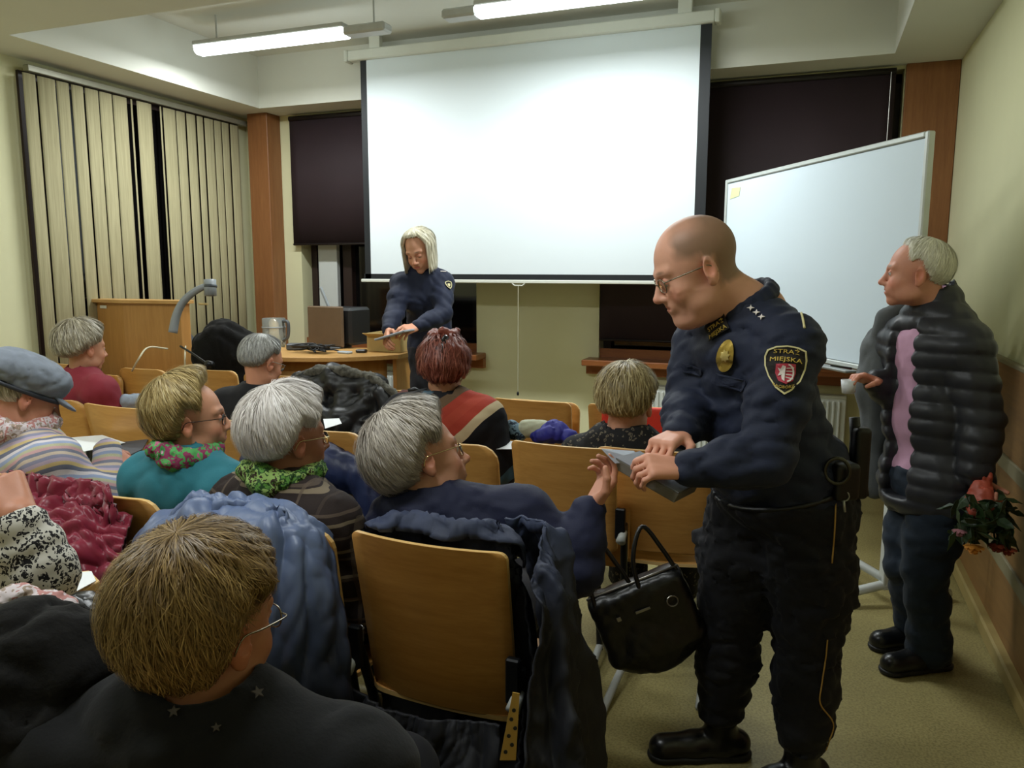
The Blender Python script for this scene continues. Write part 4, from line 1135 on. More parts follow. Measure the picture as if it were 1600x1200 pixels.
def trf(s):
    side, fw, up = axes_of(J)
    s.ell(J['P']+up*.0, [.205, .185, .13], np.array([side, fw, [0, 0, 1]]), .05)
    for sd in 'LR':
        s.path([J['H'+sd], J['H'+sd]*.5+J['K'+sd]*.5, J['K'+sd]], [.125, .118, .098], .04)
        s.path([J['K'+sd], J['K'+sd]*.5+J['A'+sd]*.5, J['A'+sd]+[0, 0, .04]], [.098, .088, .075], .04)
        a = J['A'+sd]; s.ell(a+[0, 0, .075], [.080, .080, .045], None, .02); s.ell(a+[0, 0, .15], [.084, .084, .045], None, .02)
        k = J['K'+sd]; s.box(k+(J['H'+sd]-k)*.45+side*(.09 if sd == 'R' else -.09), (.03, .07, .09), np.array([side, fw, [0, 0, 1]]), .02, .03)
    s.half(J['P']+up*.045, up, J['P']-1.2, J['P']+1.2, .006)
tro = garment('uniform_trousers', officer, m_uni2, trf, .0095, foldfn(5, .012, 15, (1, 1, 1.9)))
side, fw, up = axes_of(J)
# collar with lapels
cl = SDF(); N = J['N']
pts = [N+up*(.035-.02*math.cos(a))+side*.080*math.sin(a)+fw*(.088*math.cos(a)-.0) for a in np.linspace(.5, 2*math.pi-.5, 17)]
cl.path(pts, .013, .01); cl.path([q-up*.022+(q-N)*.10 for q in pts], .012, .014)
V, F = cl.mesh(.005); mesh('collar', V, F, m_uni, officer, True)
for sd, dr in (('L', -1), ('R', 1)): shoe(J, sd, nrm(P(1045, 1150, 2.42)-P(1130, 1120, 2.42)) if sd == 'R' else nrm([-.75, -.6, 0]), officer, m_boot, .30, True)
glasses_for(oh, of, 1.13, officer, 'metal', 1.2)
# belt with pouches and baton holder
bl = MB()
V, F = tube_vf([J['P']+up*.035+side*.196*math.sin(a)+fw*.176*math.cos(a) for a in np.linspace(0, 2*math.pi, 36, endpoint=False)], .008, 6, True)
V = np.array(V); bl.add(V, F)
belt = bl.build('belt', m_belt, officer, True)
def pouch(c, h, rz, par=None, nm='pouch', m=m_belt, rad=.012):
    s = SDF(); cz, sz = math.cos(rz), math.sin(rz); s.box(c, h, np.array([[cz, sz, 0], [-sz, cz, 0], [0, 0, 1]]), rad, .01); V, F = s.mesh(.005); return mesh(nm, V, F, m, par, True)
hp = P(1311, 748, 2.10); pouch(hp, (.035, .05, .05), .5, belt, 'handcuff_pouch')
pouch(P(1342, 722, 2.16), (.022, .03, .10), .3, belt, 'baton_holder')
bt = MB(); bt.tube([P(1335, 652, 2.16), P(1338, 700, 2.16), P(1348, 775, 2.16)], [.014, .015, .017], 12); bt.build('baton', m_belt, belt, True)
kr = MB(); kr.tube([P(1318, 775, 2.06)+.014*np.array([math.cos(a), 0, math.sin(a)]) for a in np.linspace(0, 6.28, 14, endpoint=False)], .002, 6, True)
kr.tube([P(1318, 782, 2.06), P(1320, 800, 2.06)], .004, 6); kr.build('key_ring', m_alu, belt, True)
rg = MB(); rg.tube([P(1308, 735, 2.05)+np.array([.03*math.cos(a), -.006, .034*math.sin(a)]) for a in np.linspace(0, 6.28, 20, endpoint=False)], .005, 8, True); rg.build('cuff_ring', plain('gunmetal', '#4b4a42', .35, .8), belt, True)

def decal(nm, m, base, polys, par, cx, cy, wpx, depth_lift=.003, rot=0.0, up_hint=None, flatR=None):
    """lay thin shaped pieces on the cloth where the eye line (cx, cy) meets it; polys in units of half the width"""
    p0, n0 = surf_at(base, cx, cy)
    if p0 is None: return None
    n0 = nrm(n0); n0 = -n0 if n0 @ (CP-p0) < 0 else n0
    n0 = nrm(n0*.5+nrm(CP-p0)*.5)
    u = nrm(up_hint if up_hint is not None else [0, 0, 1]); u = nrm(u-n0*(u@n0)); r = np.cross(u, n0)
    if rot: c_, s_ = math.cos(rot), math.sin(rot); r, u = r*c_+u*s_, u*c_-r*s_
    hw = wpx/2*float((p0-CP)@CF)/FPX
    b = MB(); bv = BV['bvh'][1]
    for V2, F2, z in polys:
        V = []
        for x, y in V2:
            q = p0+hw*(x*r+y*u); h_ = bv.ray_cast(Vector(q+n0*.10), Vector(-n0), .2)
            V.append((np.array(h_[0]) if h_[0] is not None else q)+n0*(depth_lift+z))
        b.add(V, F2)
    o = b.build(nm, m, par); md = o.modifiers.new('t', 'SOLIDIFY'); md.thickness = .0016; md.offset = 0
    return o
def poly(pts, z=0):
    q = []
    for a_, b_ in zip(pts, list(pts[1:])+[pts[0]]): q += [a_, ((a_[0]+b_[0])/2, (a_[1]+b_[1])/2)]
    n = len(q); c = (sum(p[0] for p in q)/n, sum(p[1] for p in q)/n)
    V = [c]; 
    for f_ in (.25, .5, .75, 1): V += [(c[0]+(x-c[0])*f_, c[1]+(y-c[1])*f_) for x, y in q]
    F = [[0, i+1, (i+1) % n+1] for i in range(n)]
    for k in range(3): F += [[k*n+i+1, (k+1)*n+i+1, (k+1)*n+(i+1) % n+1, k*n+(i+1) % n+1] for i in range(n)]
    return V, F, z
def poly_old(pts, z=0):
    n = len(pts); return ([(sum(p[0] for p in pts)/n, sum(p[1] for p in pts)/n)]+list(pts), [[0, i+1, (i+1) % n+1] for i in range(n)], z)
def ringpoly(pts, f=.9, z=0):
    n = len(pts); c = (sum(p[0] for p in pts)/n, sum(p[1] for p in pts)/n)
    inn = [(c[0]+(x-c[0])*f, c[1]+(y-c[1])*f) for x, y in pts]
    return (list(pts)+inn, [[i, (i+1) % n, n+(i+1) % n, n+i] for i in range(n)], z)
def textpolys(txt, w, y0, h=None, arc=0, z=0, x0=0):
    cu = bpy.data.curves.new('t', 'FONT'); cu.body = txt; cu.align_x = 'CENTER'; cu.size = 1.0; cu.resolution_u = 2
    to = bpy.data.objects.new('t', cu); COL.objects.link(to)
    dg = bpy.context.evaluated_depsgraph_get(); me = bpy.data.meshes.new_from_object(to.evaluated_get(dg))
    V = np.array([v.co[:2] for v in me.vertices]); Fs = [list(p.vertices) for p in me.polygons]
    bpy.data.objects.remove(to); bpy.data.meshes.remove(me); bpy.data.curves.remove(cu)
    if len(V) == 0: return ([], [], z)
    s_ = w/(V[:, 0].max()-V[:, 0].min()); hh = (V[:, 1].max()-V[:, 1].min()); sy = s_ if h is None else h/hh
    V = np.stack([V[:, 0]*s_+x0, V[:, 1]*sy], 1); V[:, 1] += y0-arc*(V[:, 0]-x0)**2
    return (V.tolist(), Fs, z)
# sleeve patch of the municipal guard
shield = [(-.88, .93), (-.5, 1.12), (0, 1.20), (.5, 1.15), (.88, 1.0), (.97, .55), (.93, .1), (.75, -.45), (.4, -.9), (.08, -1.12), (-.35, -.85), (-.72, -.35), (-.93, .15), (-.98, .6)]
m_pblk = plain('patch_black', '#14100f', .8); m_ylw = plain('patch_yellow', '#cdb04f', .7); m_red = plain('patch_red', '#b3384a', .7); m_wht = plain('patch_white', '#dcd3cf', .7)
aup = nrm(J['SL']-J['EL'])
pc = (1226, 579, 66)
pt_ = decal('sleeve_patch', m_pblk, shirt, [poly(shield)], officer, *pc, .007, -.06, flatR=.12)
if pt_:
    decal('patch_border', m_thread, shirt, [ringpoly(shield, .93)], pt_, *pc, .009, -.06, flatR=.12)
    rs_ = [(-.42, .28), (0, .34), (.46, .34), (.5, -.1), (.4, -.45), (.1, -.62), (-.25, -.5), (-.42, -.15)]
    decal('patch_crest', m_red, shirt, [poly(rs_)], pt_, *pc, .009, -.06, flatR=.12)
    eagle = [(-.34, .12), (-.2, .05), (-.12, .24), (.02, .2), (.02, -.5), (-.1, -.42), (-.14, -.2), (-.3, -.28), (-.22, -.08)]
    wh = [(.12+.24*math.cos(a), -.1+.36*math.sin(a)) for a in np.linspace(-1.5, 1.5, 12)]
    whl = [(.12+.31*math.cos(a), -.1+.43*math.sin(a)) for a in np.linspace(-1.5, 1.5, 12)]
    wheel = (wh+whl, [[i, i+1, 13+i, 12+i] for i in range(11)], 0)
    spokes = [([(.06, -.1+.3*k-.02), (.40, -.1+.30*k*1.25-.02), (.40, -.1+.3*k*1.25+.02), (.06, -.1+.3*k+.02)], [[0, 1, 2, 3]], 0) for k in (-.7, -.25, .25, .7)]
    decal('patch_eagle', m_wht, shirt, [poly(eagle), wheel]+spokes, pt_, *pc, .0115, -.06, flatR=.12)
    decal('patch_lettering', m_ylw, shirt, [textpolys('STRAŻ', 1.15, .82, .26, .12), textpolys('MIEJSKA', 1.45, .45, .26, .12), textpolys('RACIBÓRZ', .95, -.83, .16, -.45)], pt_, *pc, .0105, -.06, flatR=.12)
# breast badge, name tape, rank stars, shoulder strap tape
ob = [(.95*math.cos(a)*(1-.12*math.sin(a)), 1.75*math.sin(a)) for a in np.linspace(0, 6.283, 20, endpoint=False)]
bd = decal('breast_badge', m_gold, shirt, [poly(ob)], officer, 1134, 556, 30, .008, -.22)
if bd: decal('badge_emblem', plain('brass_pale', '#d2bd78', .4, .5), shirt, [poly([(.5*math.cos(q_)*(1.15 if k_ % 2 else .8), .6*math.sin(q_)*(1.15 if k_ % 2 else .8)) for k_, q_ in enumerate(np.linspace(0, 6.283, 16, endpoint=False))])], bd, 1134, 556, 30, .0105, -.22)
nt = decal('name_tape', m_pblk, shirt, [poly([(-1, .62), (1, .62), (1, -.62), (-1, -.62)])], officer, 1120, 512, 42, .008, .55)
if nt: decal('tape_lettering', m_ylw, shirt, [textpolys('STRAŻ', 1.5, .05, .42), textpolys('MIEJSKA', 1.7, -.5, .42)], nt, 1120, 512, 42, .0105, .55)
def star(cx, cy, r): return poly([(cx+(r if k % 2 == 0 else r*.35)*math.cos(k*math.pi/4), cy+(r if k % 2 == 0 else r*.35)*math.sin(k*math.pi/4)) for k in range(8)])
for x, y in ((1173, 482), (1182, 489), (1190, 496)): decal('rank_star', m_wht, shirt, [star(0, 0, 1)], officer, x, y, 12, .006)
def stripe(nm, base, pts, r, m, par, n=6, lift=.004):
    out = []
    for x, y in [(q[0], q[1]) for q in bez([(a, b, 0) for a, b in pts], n)]:
        p, nn = surf_at(base, x, y)
        if p is not None:
            out.append(p+nrm(CP-p)*lift)
    if len(out) > 2:
        b = MB(); b.tube(out, r, 6); return b.build(nm, m, par, True)
stripe('strap_tape', shirt, [(1250, 482), (1254, 496), (1257, 512)], .003, m_thread, officer)
m_pipe = plain('piping_ochre', '#b08a45', .6)
stripe('trouser_piping', tro, [(1306, 782), (1304, 830), (1300, 880)], .0022, m_pipe, officer)
stripe('trouser_piping', tro, [(1293, 1000), (1290, 1030), (1284, 1070), (1282, 1100), (1302, 1130), (1295, 1160), (1285, 1185)], .0022, m_pipe, officer)
# pocket flaps
def flap(x, y, w_, h_, rot):
    fl = [(-1, h_), (1, h_), (1, -h_*.5), (.8, -h_), (-.8, -h_), (-1, -h_*.5)]
    return decal('pocket_flap', m_uni, shirt, [poly(fl)], officer, x, y, w_, .007, rot)
flap(1142, 598, 56, .34, -.12); flap(1083, 577, 34, .4, -.12)

# ------------------------------------------------------------------ 2. man in the quilted jacket
mf = frame(-86, 1, 0); mh = P(1431, 428, 2.86)
J2 = {'N': P(1462, 486, 2.90), 'SL': P(1508, 545, 2.77), 'SR': P(1412, 535, 3.06), 'P': P(1460, 745, 2.95),
      'EL': P(1532, 655, 2.74), 'WL': P(1524, 738, 2.72), 'ER': P(1430, 640, 3.10), 'WR': P(1370, 598, 2.98),
      'HL': P(1468, 790, 2.88), 'HR': P(1432, 790, 3.04), 'KL': P(1446, 890, 2.90), 'KR': P(1416, 880, 3.05),
      'AL': P(1452, 1010, 2.98), 'AR': P(1432, 960, 3.16)}
for a in ('AL', 'AR'): J2[a][2] = .09
g_m = {'w': 1.05, 'belly': 1.3, 'arm': 1.1, 'leg': 1.0}
man = person('person', 'white-haired man in dark quilted jacket and jeans standing beside the whiteboard', J2,
    (mh, mf, 1.02, dict(age=.8, wide=1.0, neck=.054, skin=hexc('#cd9279'), brow=hexc('#8a8070'), lid=.35, stubble=.1)), g_m,
    {'R': dict(d=nrm(P(1328, 583, 2.94)-P(1370, 598, 2.98)), n=(-.3, -.5, -.75), curl=(.45, .7, .9, 1.0), thumb=.5, sc=1.0),
     'L': dict(d=nrm(P(1532, 775, 2.70)-P(1524, 738, 2.72)), n=(.6, -.4, 0), curl=(.9, 1.0, 1.0, 1.0), thumb=.9, sc=1.0)})
m_puff = cloth('quilted_nylon', '#2b2c31', .42, .08, 5, .12, 90, 0)
m_pink = cloth('pink_shirt', '#b98fa8', .8, .05)
m_jean = cloth('dark_denim', '#17222f', .85, .15, 10, .3, 300)
shirt2 = top_for('pink_shirt', man, m_pink, J2, g_m, .006, -.0, .011, foldfn(3, .006, 18), .1, sleeves='', collar=.035)
def puff(s):
    torso(s, J2, .034, g_m, True); side, fw, up = axes_of(J2)
    s.ell(J2['P']-up*.04, [.205, .185, .17], np.array([side, fw, up]), .04)
    arm(s, J2, 'L', .026, g_m, .012, None, .03); arm(s, J2, 'R', .026, g_m, .012, None, .05)
    N = J2['N']; s.path([N-up*.02, N+up*.045], [.085, .088], .02)
    s.cap(N-up*.0+fw*.01, N+up*.3+fw*.03, .066, .075, .006, 's')
    s.box(J2['P']+up*.30+fw*.21+side*.01, (.060, .10, .36), np.array([side, fw, up]), .02, .02, 's')
    s.half(J2['P']-up*.125, -up, J2['P']-1.3, J2['P']+1.3, .008)
def quilt_fold(p):
    h = (p-J2['P'])@np.array([0.03, 0, 1.0])+.004*wav(p, 3, 9)
    return .007-.0105*np.abs(np.sin(np.pi*h/.060))**.5+.0025*wav(p, 6, 40, (1, 1, .5))
jk = garment('quilted_jacket', man, m_puff, puff, .0075, quilt_fold)
zp = MB(); side, fw, up = axes_of(J2)
trousers_for('jeans', man, m_jean, J2, g_m, .014, .011, foldfn(9, .008, 14, (1, 1, 1.6)), .05, 1.75)
for sd in 'LR': shoe(J2, sd, nrm(P(1370, 1010, 2.9)-P(1450, 1012, 2.95)), man, plain('shoe_leather', '#121315', .3), .27)
hair_for(mh, mf, 1.02, man, dict(front=60, side=92, back=116, ear=14, th=.011, vol={'back': .35, 'top': -.2}, tex=.0015, n=1500, lift=.003, taper=.9, sw=.0011, crown=22), G10, 4)
# ------------------------------------------------------------------ 3. woman officer behind the desk
wf_ = frame(178, -26, 8); wh_ = P(656, 392, 4.92)
J3 = {'N': P(660, 424, 5.02), 'SR': P(628, 444, 4.98), 'SL': P(692, 442, 5.0), 'P': P(676, 545, 5.15),
      'ER': P(617, 490, 4.88), 'WR': P(606, 516, 4.72), 'EL': P(692, 492, 4.86), 'WL': P(650, 511, 4.72),
      'HR': P(664, 562, 5.12), 'HL': P(688, 562, 5.12), 'KR': P(664, 640, 5.05), 'KL': P(690, 640, 5.05), 'AR': P(664, 715, 5.1), 'AL': P(690, 715, 5.1)}
for a in ('AR', 'AL'): J3[a][2] = .22
J3['ground'] = .12
g_w = {'w': .92, 'belly': .95, 'arm': 1.0, 'leg': .95, 'bust': True, 'sh': .95}
wof = person('person', 'blonde woman officer in navy uniform sorting papers at the desk', J3, (wh_, wf_, 1.06, dict(age=.2, wide=.94, skin=hexc('#d8a284'), lid=.75, gaze=-.5, lip=hexc('#b5605a'), neck=.046)), g_w,
    {'R': dict(d=nrm(P(602, 524, 4.62)-P(606, 516, 4.72)+[0, 0, -.06]), n=(.5, .3, -.3), fine=False), 'L': dict(d=nrm(P(632, 516, 4.64)-P(650, 511, 4.72)), n=(-.3, .3, -.6), fine=False)})
shirt3 = top_for('uniform_shirt', wof, m_uni, J3, g_w, .012, -.02, .0095, foldfn(21, .007, 16), .06, collar=.02, neck=.055)
trousers_for('uniform_trousers', wof, m_uni2, J3, g_w, .014, .012, foldfn(23, .006, 15), .05, 1.4)
for sd in 'LR': shoe(J3, sd, (0, -1, 0), wof, m_boot, .25)
hair_for(wh_, wf_, 1.06, wof, dict(front=46, side=122, back=134, th=.014, drop=84, droplen=.155, flare=.0, vol={'side': .3, 'back': .2}, n=1500, taper=.2, sw=.0016, crown=5, lift=.004), G6, 9)
pw = decal('sleeve_patch', m_pblk, shirt3, [poly(shield)], wof, 701, 446, 12, .006)
if pw: decal('patch_border', m_thread, shirt3, [ringpoly(shield, .8), poly([(x*.4, y*.4) for x, y in shield])], pw, 701, 446, 12, .009)
for x in (624, 693):
    decal('shoulder_bars', m_wht, shirt3, [([(-1, -.2), (1, -.2), (1, .2), (-1, .2)], [[0, 1, 2, 3]], 0)], wof, x, 424, 9, .006)

# ------------------------------------------------------------------ seated audience
def leafdots(name, base, dark, sc=60, thr=.5):
    m, t = newmat(name, .75, 0, .3); v = t.coord()
    vo = t.add('ShaderNodeTexVoronoi'); vo.inputs['Scale'].default_value = sc; vo.feature = 'F1'
    nz = t.add('ShaderNodeTexNoise'); nz.inputs['Scale'].default_value = sc*.7
    t.link(v, nz.inputs['Vector']); mx = t.add('ShaderNodeMixRGB'); mx.inputs[0].default_value = .05; t.link(v, mx.inputs[1]); t.link(nz.outputs['Color'], mx.inputs[2]); t.link(mx.outputs[0], vo.inputs['Vector'])
    t.base(t.ramp(vo.outputs['Distance'], [(.0, hexc(base)), (.13, hexc(base)), (.17, hexc(dark)), (thr*.72, hexc(dark)), (thr*.8, hexc(base))]))
    MATS[name] = m; return m
def stripes(name, cols, freq, axis=2, rot=(0, 0, 0), noise=.4, rough=.85):
    m, t = newmat(name, rough, 0, .25); v = t.coord('Object', (1, 1, 1), rot)
    sx = t.add('ShaderNodeSeparateXYZ'); t.link(v, sx.inputs[0])
    nz = t.noise(v, 5, 2); a = t.add('ShaderNodeMath', operation='MULTIPLY_ADD'); t.link(sx.outputs[axis], a.inputs[0]); a.inputs[1].default_value = freq
    b = t.add('ShaderNodeMath', operation='MULTIPLY'); t.link(nz, b.inputs[0]); b.inputs[1].default_value = noise; t.link(b.outputs[0], a.inputs[2])
    f = t.add('ShaderNodeMath', operation='FRACT'); t.link(a.outputs[0], f.inputs[0])
    st = [(i/len(cols), hexc(c)) for i, c in enumerate(cols)]
    t.base(t.ramp(f.outputs[0], st, 'CONSTANT')); t.bump(t.noise(v, 250, 3), .3, .002); MATS[name] = m; return m
def plaid(name, base, l1, l2, f1=14, f2=14, wid=.12):
    m, t = newmat(name, .85, 0, .25); v = t.coord(); sx = t.add('ShaderNodeSeparateXYZ'); t.link(v, sx.inputs[0]); c = hexc(base)
    for i, (ax, f, col) in enumerate(((2, f1, l1), (0, f2, l2), (0, f2*.5, base), (2, f1*1.0+3, l2))):
        a = t.add('ShaderNodeMath', operation='MULTIPLY'); t.link(sx.outputs[ax], a.inputs[0]); a.inputs[1].default_value = f
        g_ = t.add('ShaderNodeMath', operation='FRACT'); t.link(a.outputs[0], g_.inputs[0])
        h_ = t.add('ShaderNodeMath', operation='LESS_THAN'); t.link(g_.outputs[0], h_.inputs[0]); h_.inputs[1].default_value = wid
        k_ = t.add('ShaderNodeMath', operation='MULTIPLY'); t.link(h_.outputs[0], k_.inputs[0]); k_.inputs[1].default_value = .7
        c = t.mix(k_.outputs[0], c, hexc(col))
    t.base(c); t.bump(t.noise(v, 200, 3), .3, .002); MATS[name] = m; return m
def splash(name, cols, sc=18, rough=.8):
    m, t = newmat(name, rough, 0, .25); v = t.coord(); n = t.noise(v, sc, 3, .7)
    st = [(.25+.5*i/len(cols), hexc(c)) for i, c in enumerate(cols)]
    t.base(t.ramp(n, st, 'CONSTANT')); t.bump(t.noise(v, 120, 3), .3, .002); MATS[name] = m; return m
m_strip = stripes('striped_knit', ['#b7a7b9', '#8f8fa8', '#c9b9a8', '#7f8192', '#c7a0a2', '#b9b79a', '#9aa6c4', '#d3ccd0', '#6f7386', '#c8b27f'], 9, 2, (.35, .5, 0))
m_plaid = plaid('plaid_wool', '#2a211f', '#8a7c66', '#5c4f44')
m_leo = leafdots('leopard_print', '#c9c6be', '#16151a', 85, .62)
m_lace = leafdots('black_lace_dress', '#0d0c0e', '#5c5446', 45, .42)
m_shawl = stripes('woven_shawl', ['#16171c', '#16171c', '#3f5a6b', '#1b1a1e', '#5f4b38', '#9c3a2c', '#a24030', '#9c3a2c', '#b9a98a', '#15151b', '#1a1b22', '#15151b'], 2.2, 0, (0, -.75, 0), .05)
m_green = splash('green_scarf', ['#1f3a1c', '#5a8a3c', '#2c4a26', '#8fae62', '#3a3024', '#4c7a34'], 30)
m_gp = splash('green_pink_scarf', ['#3a8a4c', '#c06a8c', '#5aa860', '#8c3a5c', '#4a9a58', '#d0a0b4'], 16)
m_floral = splash('floral_scarf', ['#c8a8a4', '#d8cdc8', '#b4807c', '#cfc4c8', '#9c8a7c', '#d9b8b0', '#a87070'], 20)
m_teal = cloth('teal_jersey', '#2c7482', .8, .06)
m_redk = cloth('red_jersey', '#7e2431', .8, .08)
m_navy = cloth('navy_blazer', '#181d3a', .7, .08)
m_char = cloth('charcoal_wool', '#0e0f12', .9, .2, 20, .5, 150)
m_blk = cloth('black_pullover', '#121217', .85, .1)

def seat_person(label, px, d, hd, pitch, roll, sc, opt, hairst, hm, th=None, g=None, hands=None, jmod=None, seed=1, group=None, **kw):
    o = P(px[0], px[1], d); A = frame(hd, pitch, roll)
    j = seated(o, hd, th, **kw)
    if jmod: jmod(j)
    b = person('person', label, j, (o, A, sc, opt), g or {}, hands, True, .0045 if d < 2.6 else .006)
    if hairst: hair_for(o, A, sc, b, hairst, hm, seed)
    if kw.get('slacks', True) and d < 5: trousers_for('trousers', b, cloth('dark_slacks', '#1a1b22', .85), j, g or {}, .014, .014, None, .05, 1.4)
    return b, j, o, A

# 3a. foreground woman, short brown hair, charcoal jacket with stars
def jm(j):
    j['SL'] = P(170, 1160, 1.02); j['SR'] = P(500, 1150, 1.0)
fg, jf, fo, fA = seat_person('woman with short brown hair and charcoal jacket seated nearest the camera', (320, 974), 1.06, 8, -8, 0, .97,
    dict(age=.6, skin=hexc('#b07a5c'), neck=.052), dict(front=80, side=98, back=146, ear=18, th=.019, vol={'back': .35, 'side': .15, 'top': .1}, n=11000, sw=.0005, lift=.007, stray=.22, fray=.10, crown=24, tex=.0035, na=260, swirl=.8, taper=.85, p0=.95), G4, th=-12, g={'w': 1.1, 'arm': 1.15}, nlen=.135, seed=2, sh=.2)
def fgx(s):
    side, fw, up = axes_of(jf); N = jf['N']
    for k in range(3): s.path([N+up*(.015+.012*k)+side*.083*math.sin(a)+fw*(.09*math.cos(a)) for a in np.linspace(.3, 6.0, 12)], .020, .02)
jc = top_for('charcoal_jacket', fg, m_char, jf, {'w': 1.12, 'arm': 1.25, 'sh': 1.2}, .022, -.15, .010, foldfn(31, .010, 11), .05, neck=.07, extra=fgx)
for x, y, w_ in ((402, 1083, 22), (272, 1112, 20), (338, 1138, 16)): decal('star_motif', plain('star_grey', '#4a4440', .8), jc, [poly([((1 if k % 2 == 0 else .42)*math.cos(k*math.pi/5+.3), (1 if k % 2 == 0 else .42)*math.sin(k*math.pi/5+.3)) for k in range(10)])], fg, x, y, w_, .004)
glasses_for(fo, fA, .98, fg, 'metal')

# 3b. white-haired woman
wh, jw, wo, wA = seat_person('woman with thick white hair, green scarf and plaid jacket', (452, 684), 2.15, 28, -2, 0, 1.0,
    dict(age=.8, skin=hexc('#b07c62'), neck=.05), dict(front=74, side=100, back=124, ear=20, th=.026, vol={'back': .3, 'top': .2, 'front': .5}, n=4000, sw=.0008, lift=.006, crown=20, tex=.003, na=200), G1, th=12, seed=3)
top_for('plaid_jacket', wh, m_plaid, jw, {'w': 1.05, 'arm': 1.15}, .018, -.1, .010, foldfn(41, .009, 14), .05, neck=.06)
scarf_for(wh, m_green, jw, .027, .080, 4, z=.048)
glasses_for(wo, wA, 1.0, wh, 'gold')
# 3c. grey woman in the navy blazer, reaching out
def jn(j):
    j['N'] = P(668, 790, 2.06); j['SL'] = P(618, 825, 2.12); j['SR'] = P(815, 808, 2.04); j['P'] = P(700, 1010, 2.15)+np.array([0, .08, 0])
    j['ER'] = P(900, 895, 1.98); j['WR'] = P(922, 795, 2.02); j['EL'] = j['SL']+np.array([-.03, .10, -.24]); j['WL'] = j['EL']+np.array([.1, .2, 0])
    f = frame(-5); 
    for sd, x in (('L', -1), ('R', 1)):
        j['H'+sd] = j['P']+f[0]*.09*x; j['K'+sd] = j['H'+sd]+f[1]*.42; j['A'+sd] = j['K'+sd]+np.array([0, .03, -.4])
nv, jnv, no, nA = seat_person('grey-haired woman in navy blazer reaching out her hand towards the officer', (660, 718), 2.08, 44, 12, -16, 1.06,
    dict(age=.8, skin=hexc('#c9957c'), neck=.05, gaze=.2), dict(front=76, side=104, back=126, ear=16, th=.026, vol={'back': .45, 'top': .3, 'front': .4}, n=4500, sw=.0008, lift=.007, crown=24, tex=.0035, na=200, swirl=.5), G2, th=5, jmod=jn, seed=5,
    hands={'R': dict(d=nrm(P(948, 752, 2.05)-P(922, 795, 2.02)), n=(-.55, -.5, .35), curl=(.5, .65, .75, .85), thumb=.6)})
top_for('navy_blazer', nv, m_navy, jnv, {'w': 1.1, 'arm': 1.02, 'sh': 1.1}, .016, -.1, .0085, foldfn(51, .008, 12), .05, neck=.06)
glasses_for(no, nA, 1.06, nv, 'gold')
# 3d. woman in teal
tw, jt, to_, tA = seat_person('smiling blonde woman with glasses, teal sweater and bright green and pink scarf', (300, 655), 2.46, 50, 2, 0, 1.0,
    dict(age=.6, skin=hexc('#d49c7e'), neck=.052, lip=hexc('#b0605c'), lid=.45), dict(front=62, side=100, back=126, ear=18, th=.026, vol={'back': .3, 'top': .3, 'front': .5}, n=3500, sw=.0009, lift=.008, crown=26, tex=.004, na=200, waves=.002), G3, th=2, seed=6)
top_for('teal_sweater', tw, m_teal, jt, {'w': 1.08, 'arm': 1.2, 'sh': 1.15}, .014, -.12, .010, foldfn(61, .006, 12), .05, neck=.06)
scarf_for(tw, m_gp, jt, .026, .078, 7, z=.045, tail=[(.04, .06, -.02), (.06, .13, -.07), (.07, .16, -.14)])
glasses_for(to_, tA, 1.0, tw, 'dark')
# 3e. woman with the cap
def jh(j):
    j['ER'] = j['SR']+np.array([.10, .10, -.22]); j['WR'] = P(168, 702, 2.72)
hw, jh_, ho, hA = seat_person('woman in a grey cloth cap and striped sweater bending over her notes', (42, 618), 2.62, 30, -28, 0, 1.02,
    dict(age=.6, skin=hexc('#c58c72'), neck=.05, lid=.8), dict(front=60, side=104, back=122, th=.008, n=400, taper=.9), G9, th=8, jmod=jh, seed=7, sh=.17,
    hands={'R': dict(d=nrm(P(200, 728, 2.72)-P(168, 702, 2.72)), n=(0, .2, -1), curl=(.3, .35, .4, .5), fine=False)})
def knit(s): pass
top_for('striped_sweater', hw, m_strip, jh_, {'w': 1.1, 'arm': 1.25, 'sh': 1.15}, .018, -.12, .010, foldfn(71, .008, 13), .05, neck=.06)
scarf_for(hw, m_floral, jh_, .026, .080, 8, z=.045)
m_cap = cloth('grey_cap_cloth', '#7f8794', .8, .15, 14, .4, 120)
cs = SDF(); cc = ho+hA[2]*.062-hA[1]*.018
cs.ell(cc+hA[2]*.012-hA[1]*.01, [.122, .142, .068], hA, .02); cs.ell(cc-hA[2]*.030, [.092, .112, .032], hA, .03)
V, F = cs.mesh(.006, foldfn(8, .006, 22)); cap_ = mesh('cloth_cap', V, F, m_cap, hw, True)
cs = SDF(); cs.ell(cc+hA[1]*.115-hA[2]*.042, [.070, .062, .010], np.array([hA[0], nrm(hA[1]-hA[2]*.25), nrm(hA[2]+hA[1]*.25)]), .01); V, F = cs.mesh(.005); mesh('brim', V, F, m_cap, cap_, True)
bs = MB(); bs.tube([cc-hA[2]*.047+hA[0]*.094*math.sin(a)+hA[1]*.114*math.cos(a) for a in np.linspace(0, 6.283, 40, endpoint=False)], .008, 6, True); bs.build('cap_band', plain('cap_band', '#2b2f38', .6), cap_, True)
# 3f. woman in red
rw, jr, ro, rA = seat_person('woman in a red sweater, hair short and streaky, seated by the left wall', (132, 544), 3.95, 14, -6, 0, .98,
    dict(age=.5, skin=hexc('#c99476'), neck=.048), dict(front=78, side=98, back=112, th=.028, vol={'back': .5, 'top': .25}, n=1800, sw=.0016, lift=.008, crown=24, tex=.004, taper=.6), G9, th=14, seed=8)
top_for('red_sweater', rw, m_redk, jr, {'w': 1.05, 'arm': 1.2, 'sh': 1.15}, .014, -.12, .012, foldfn(81, .006, 12), .05, neck=.062)
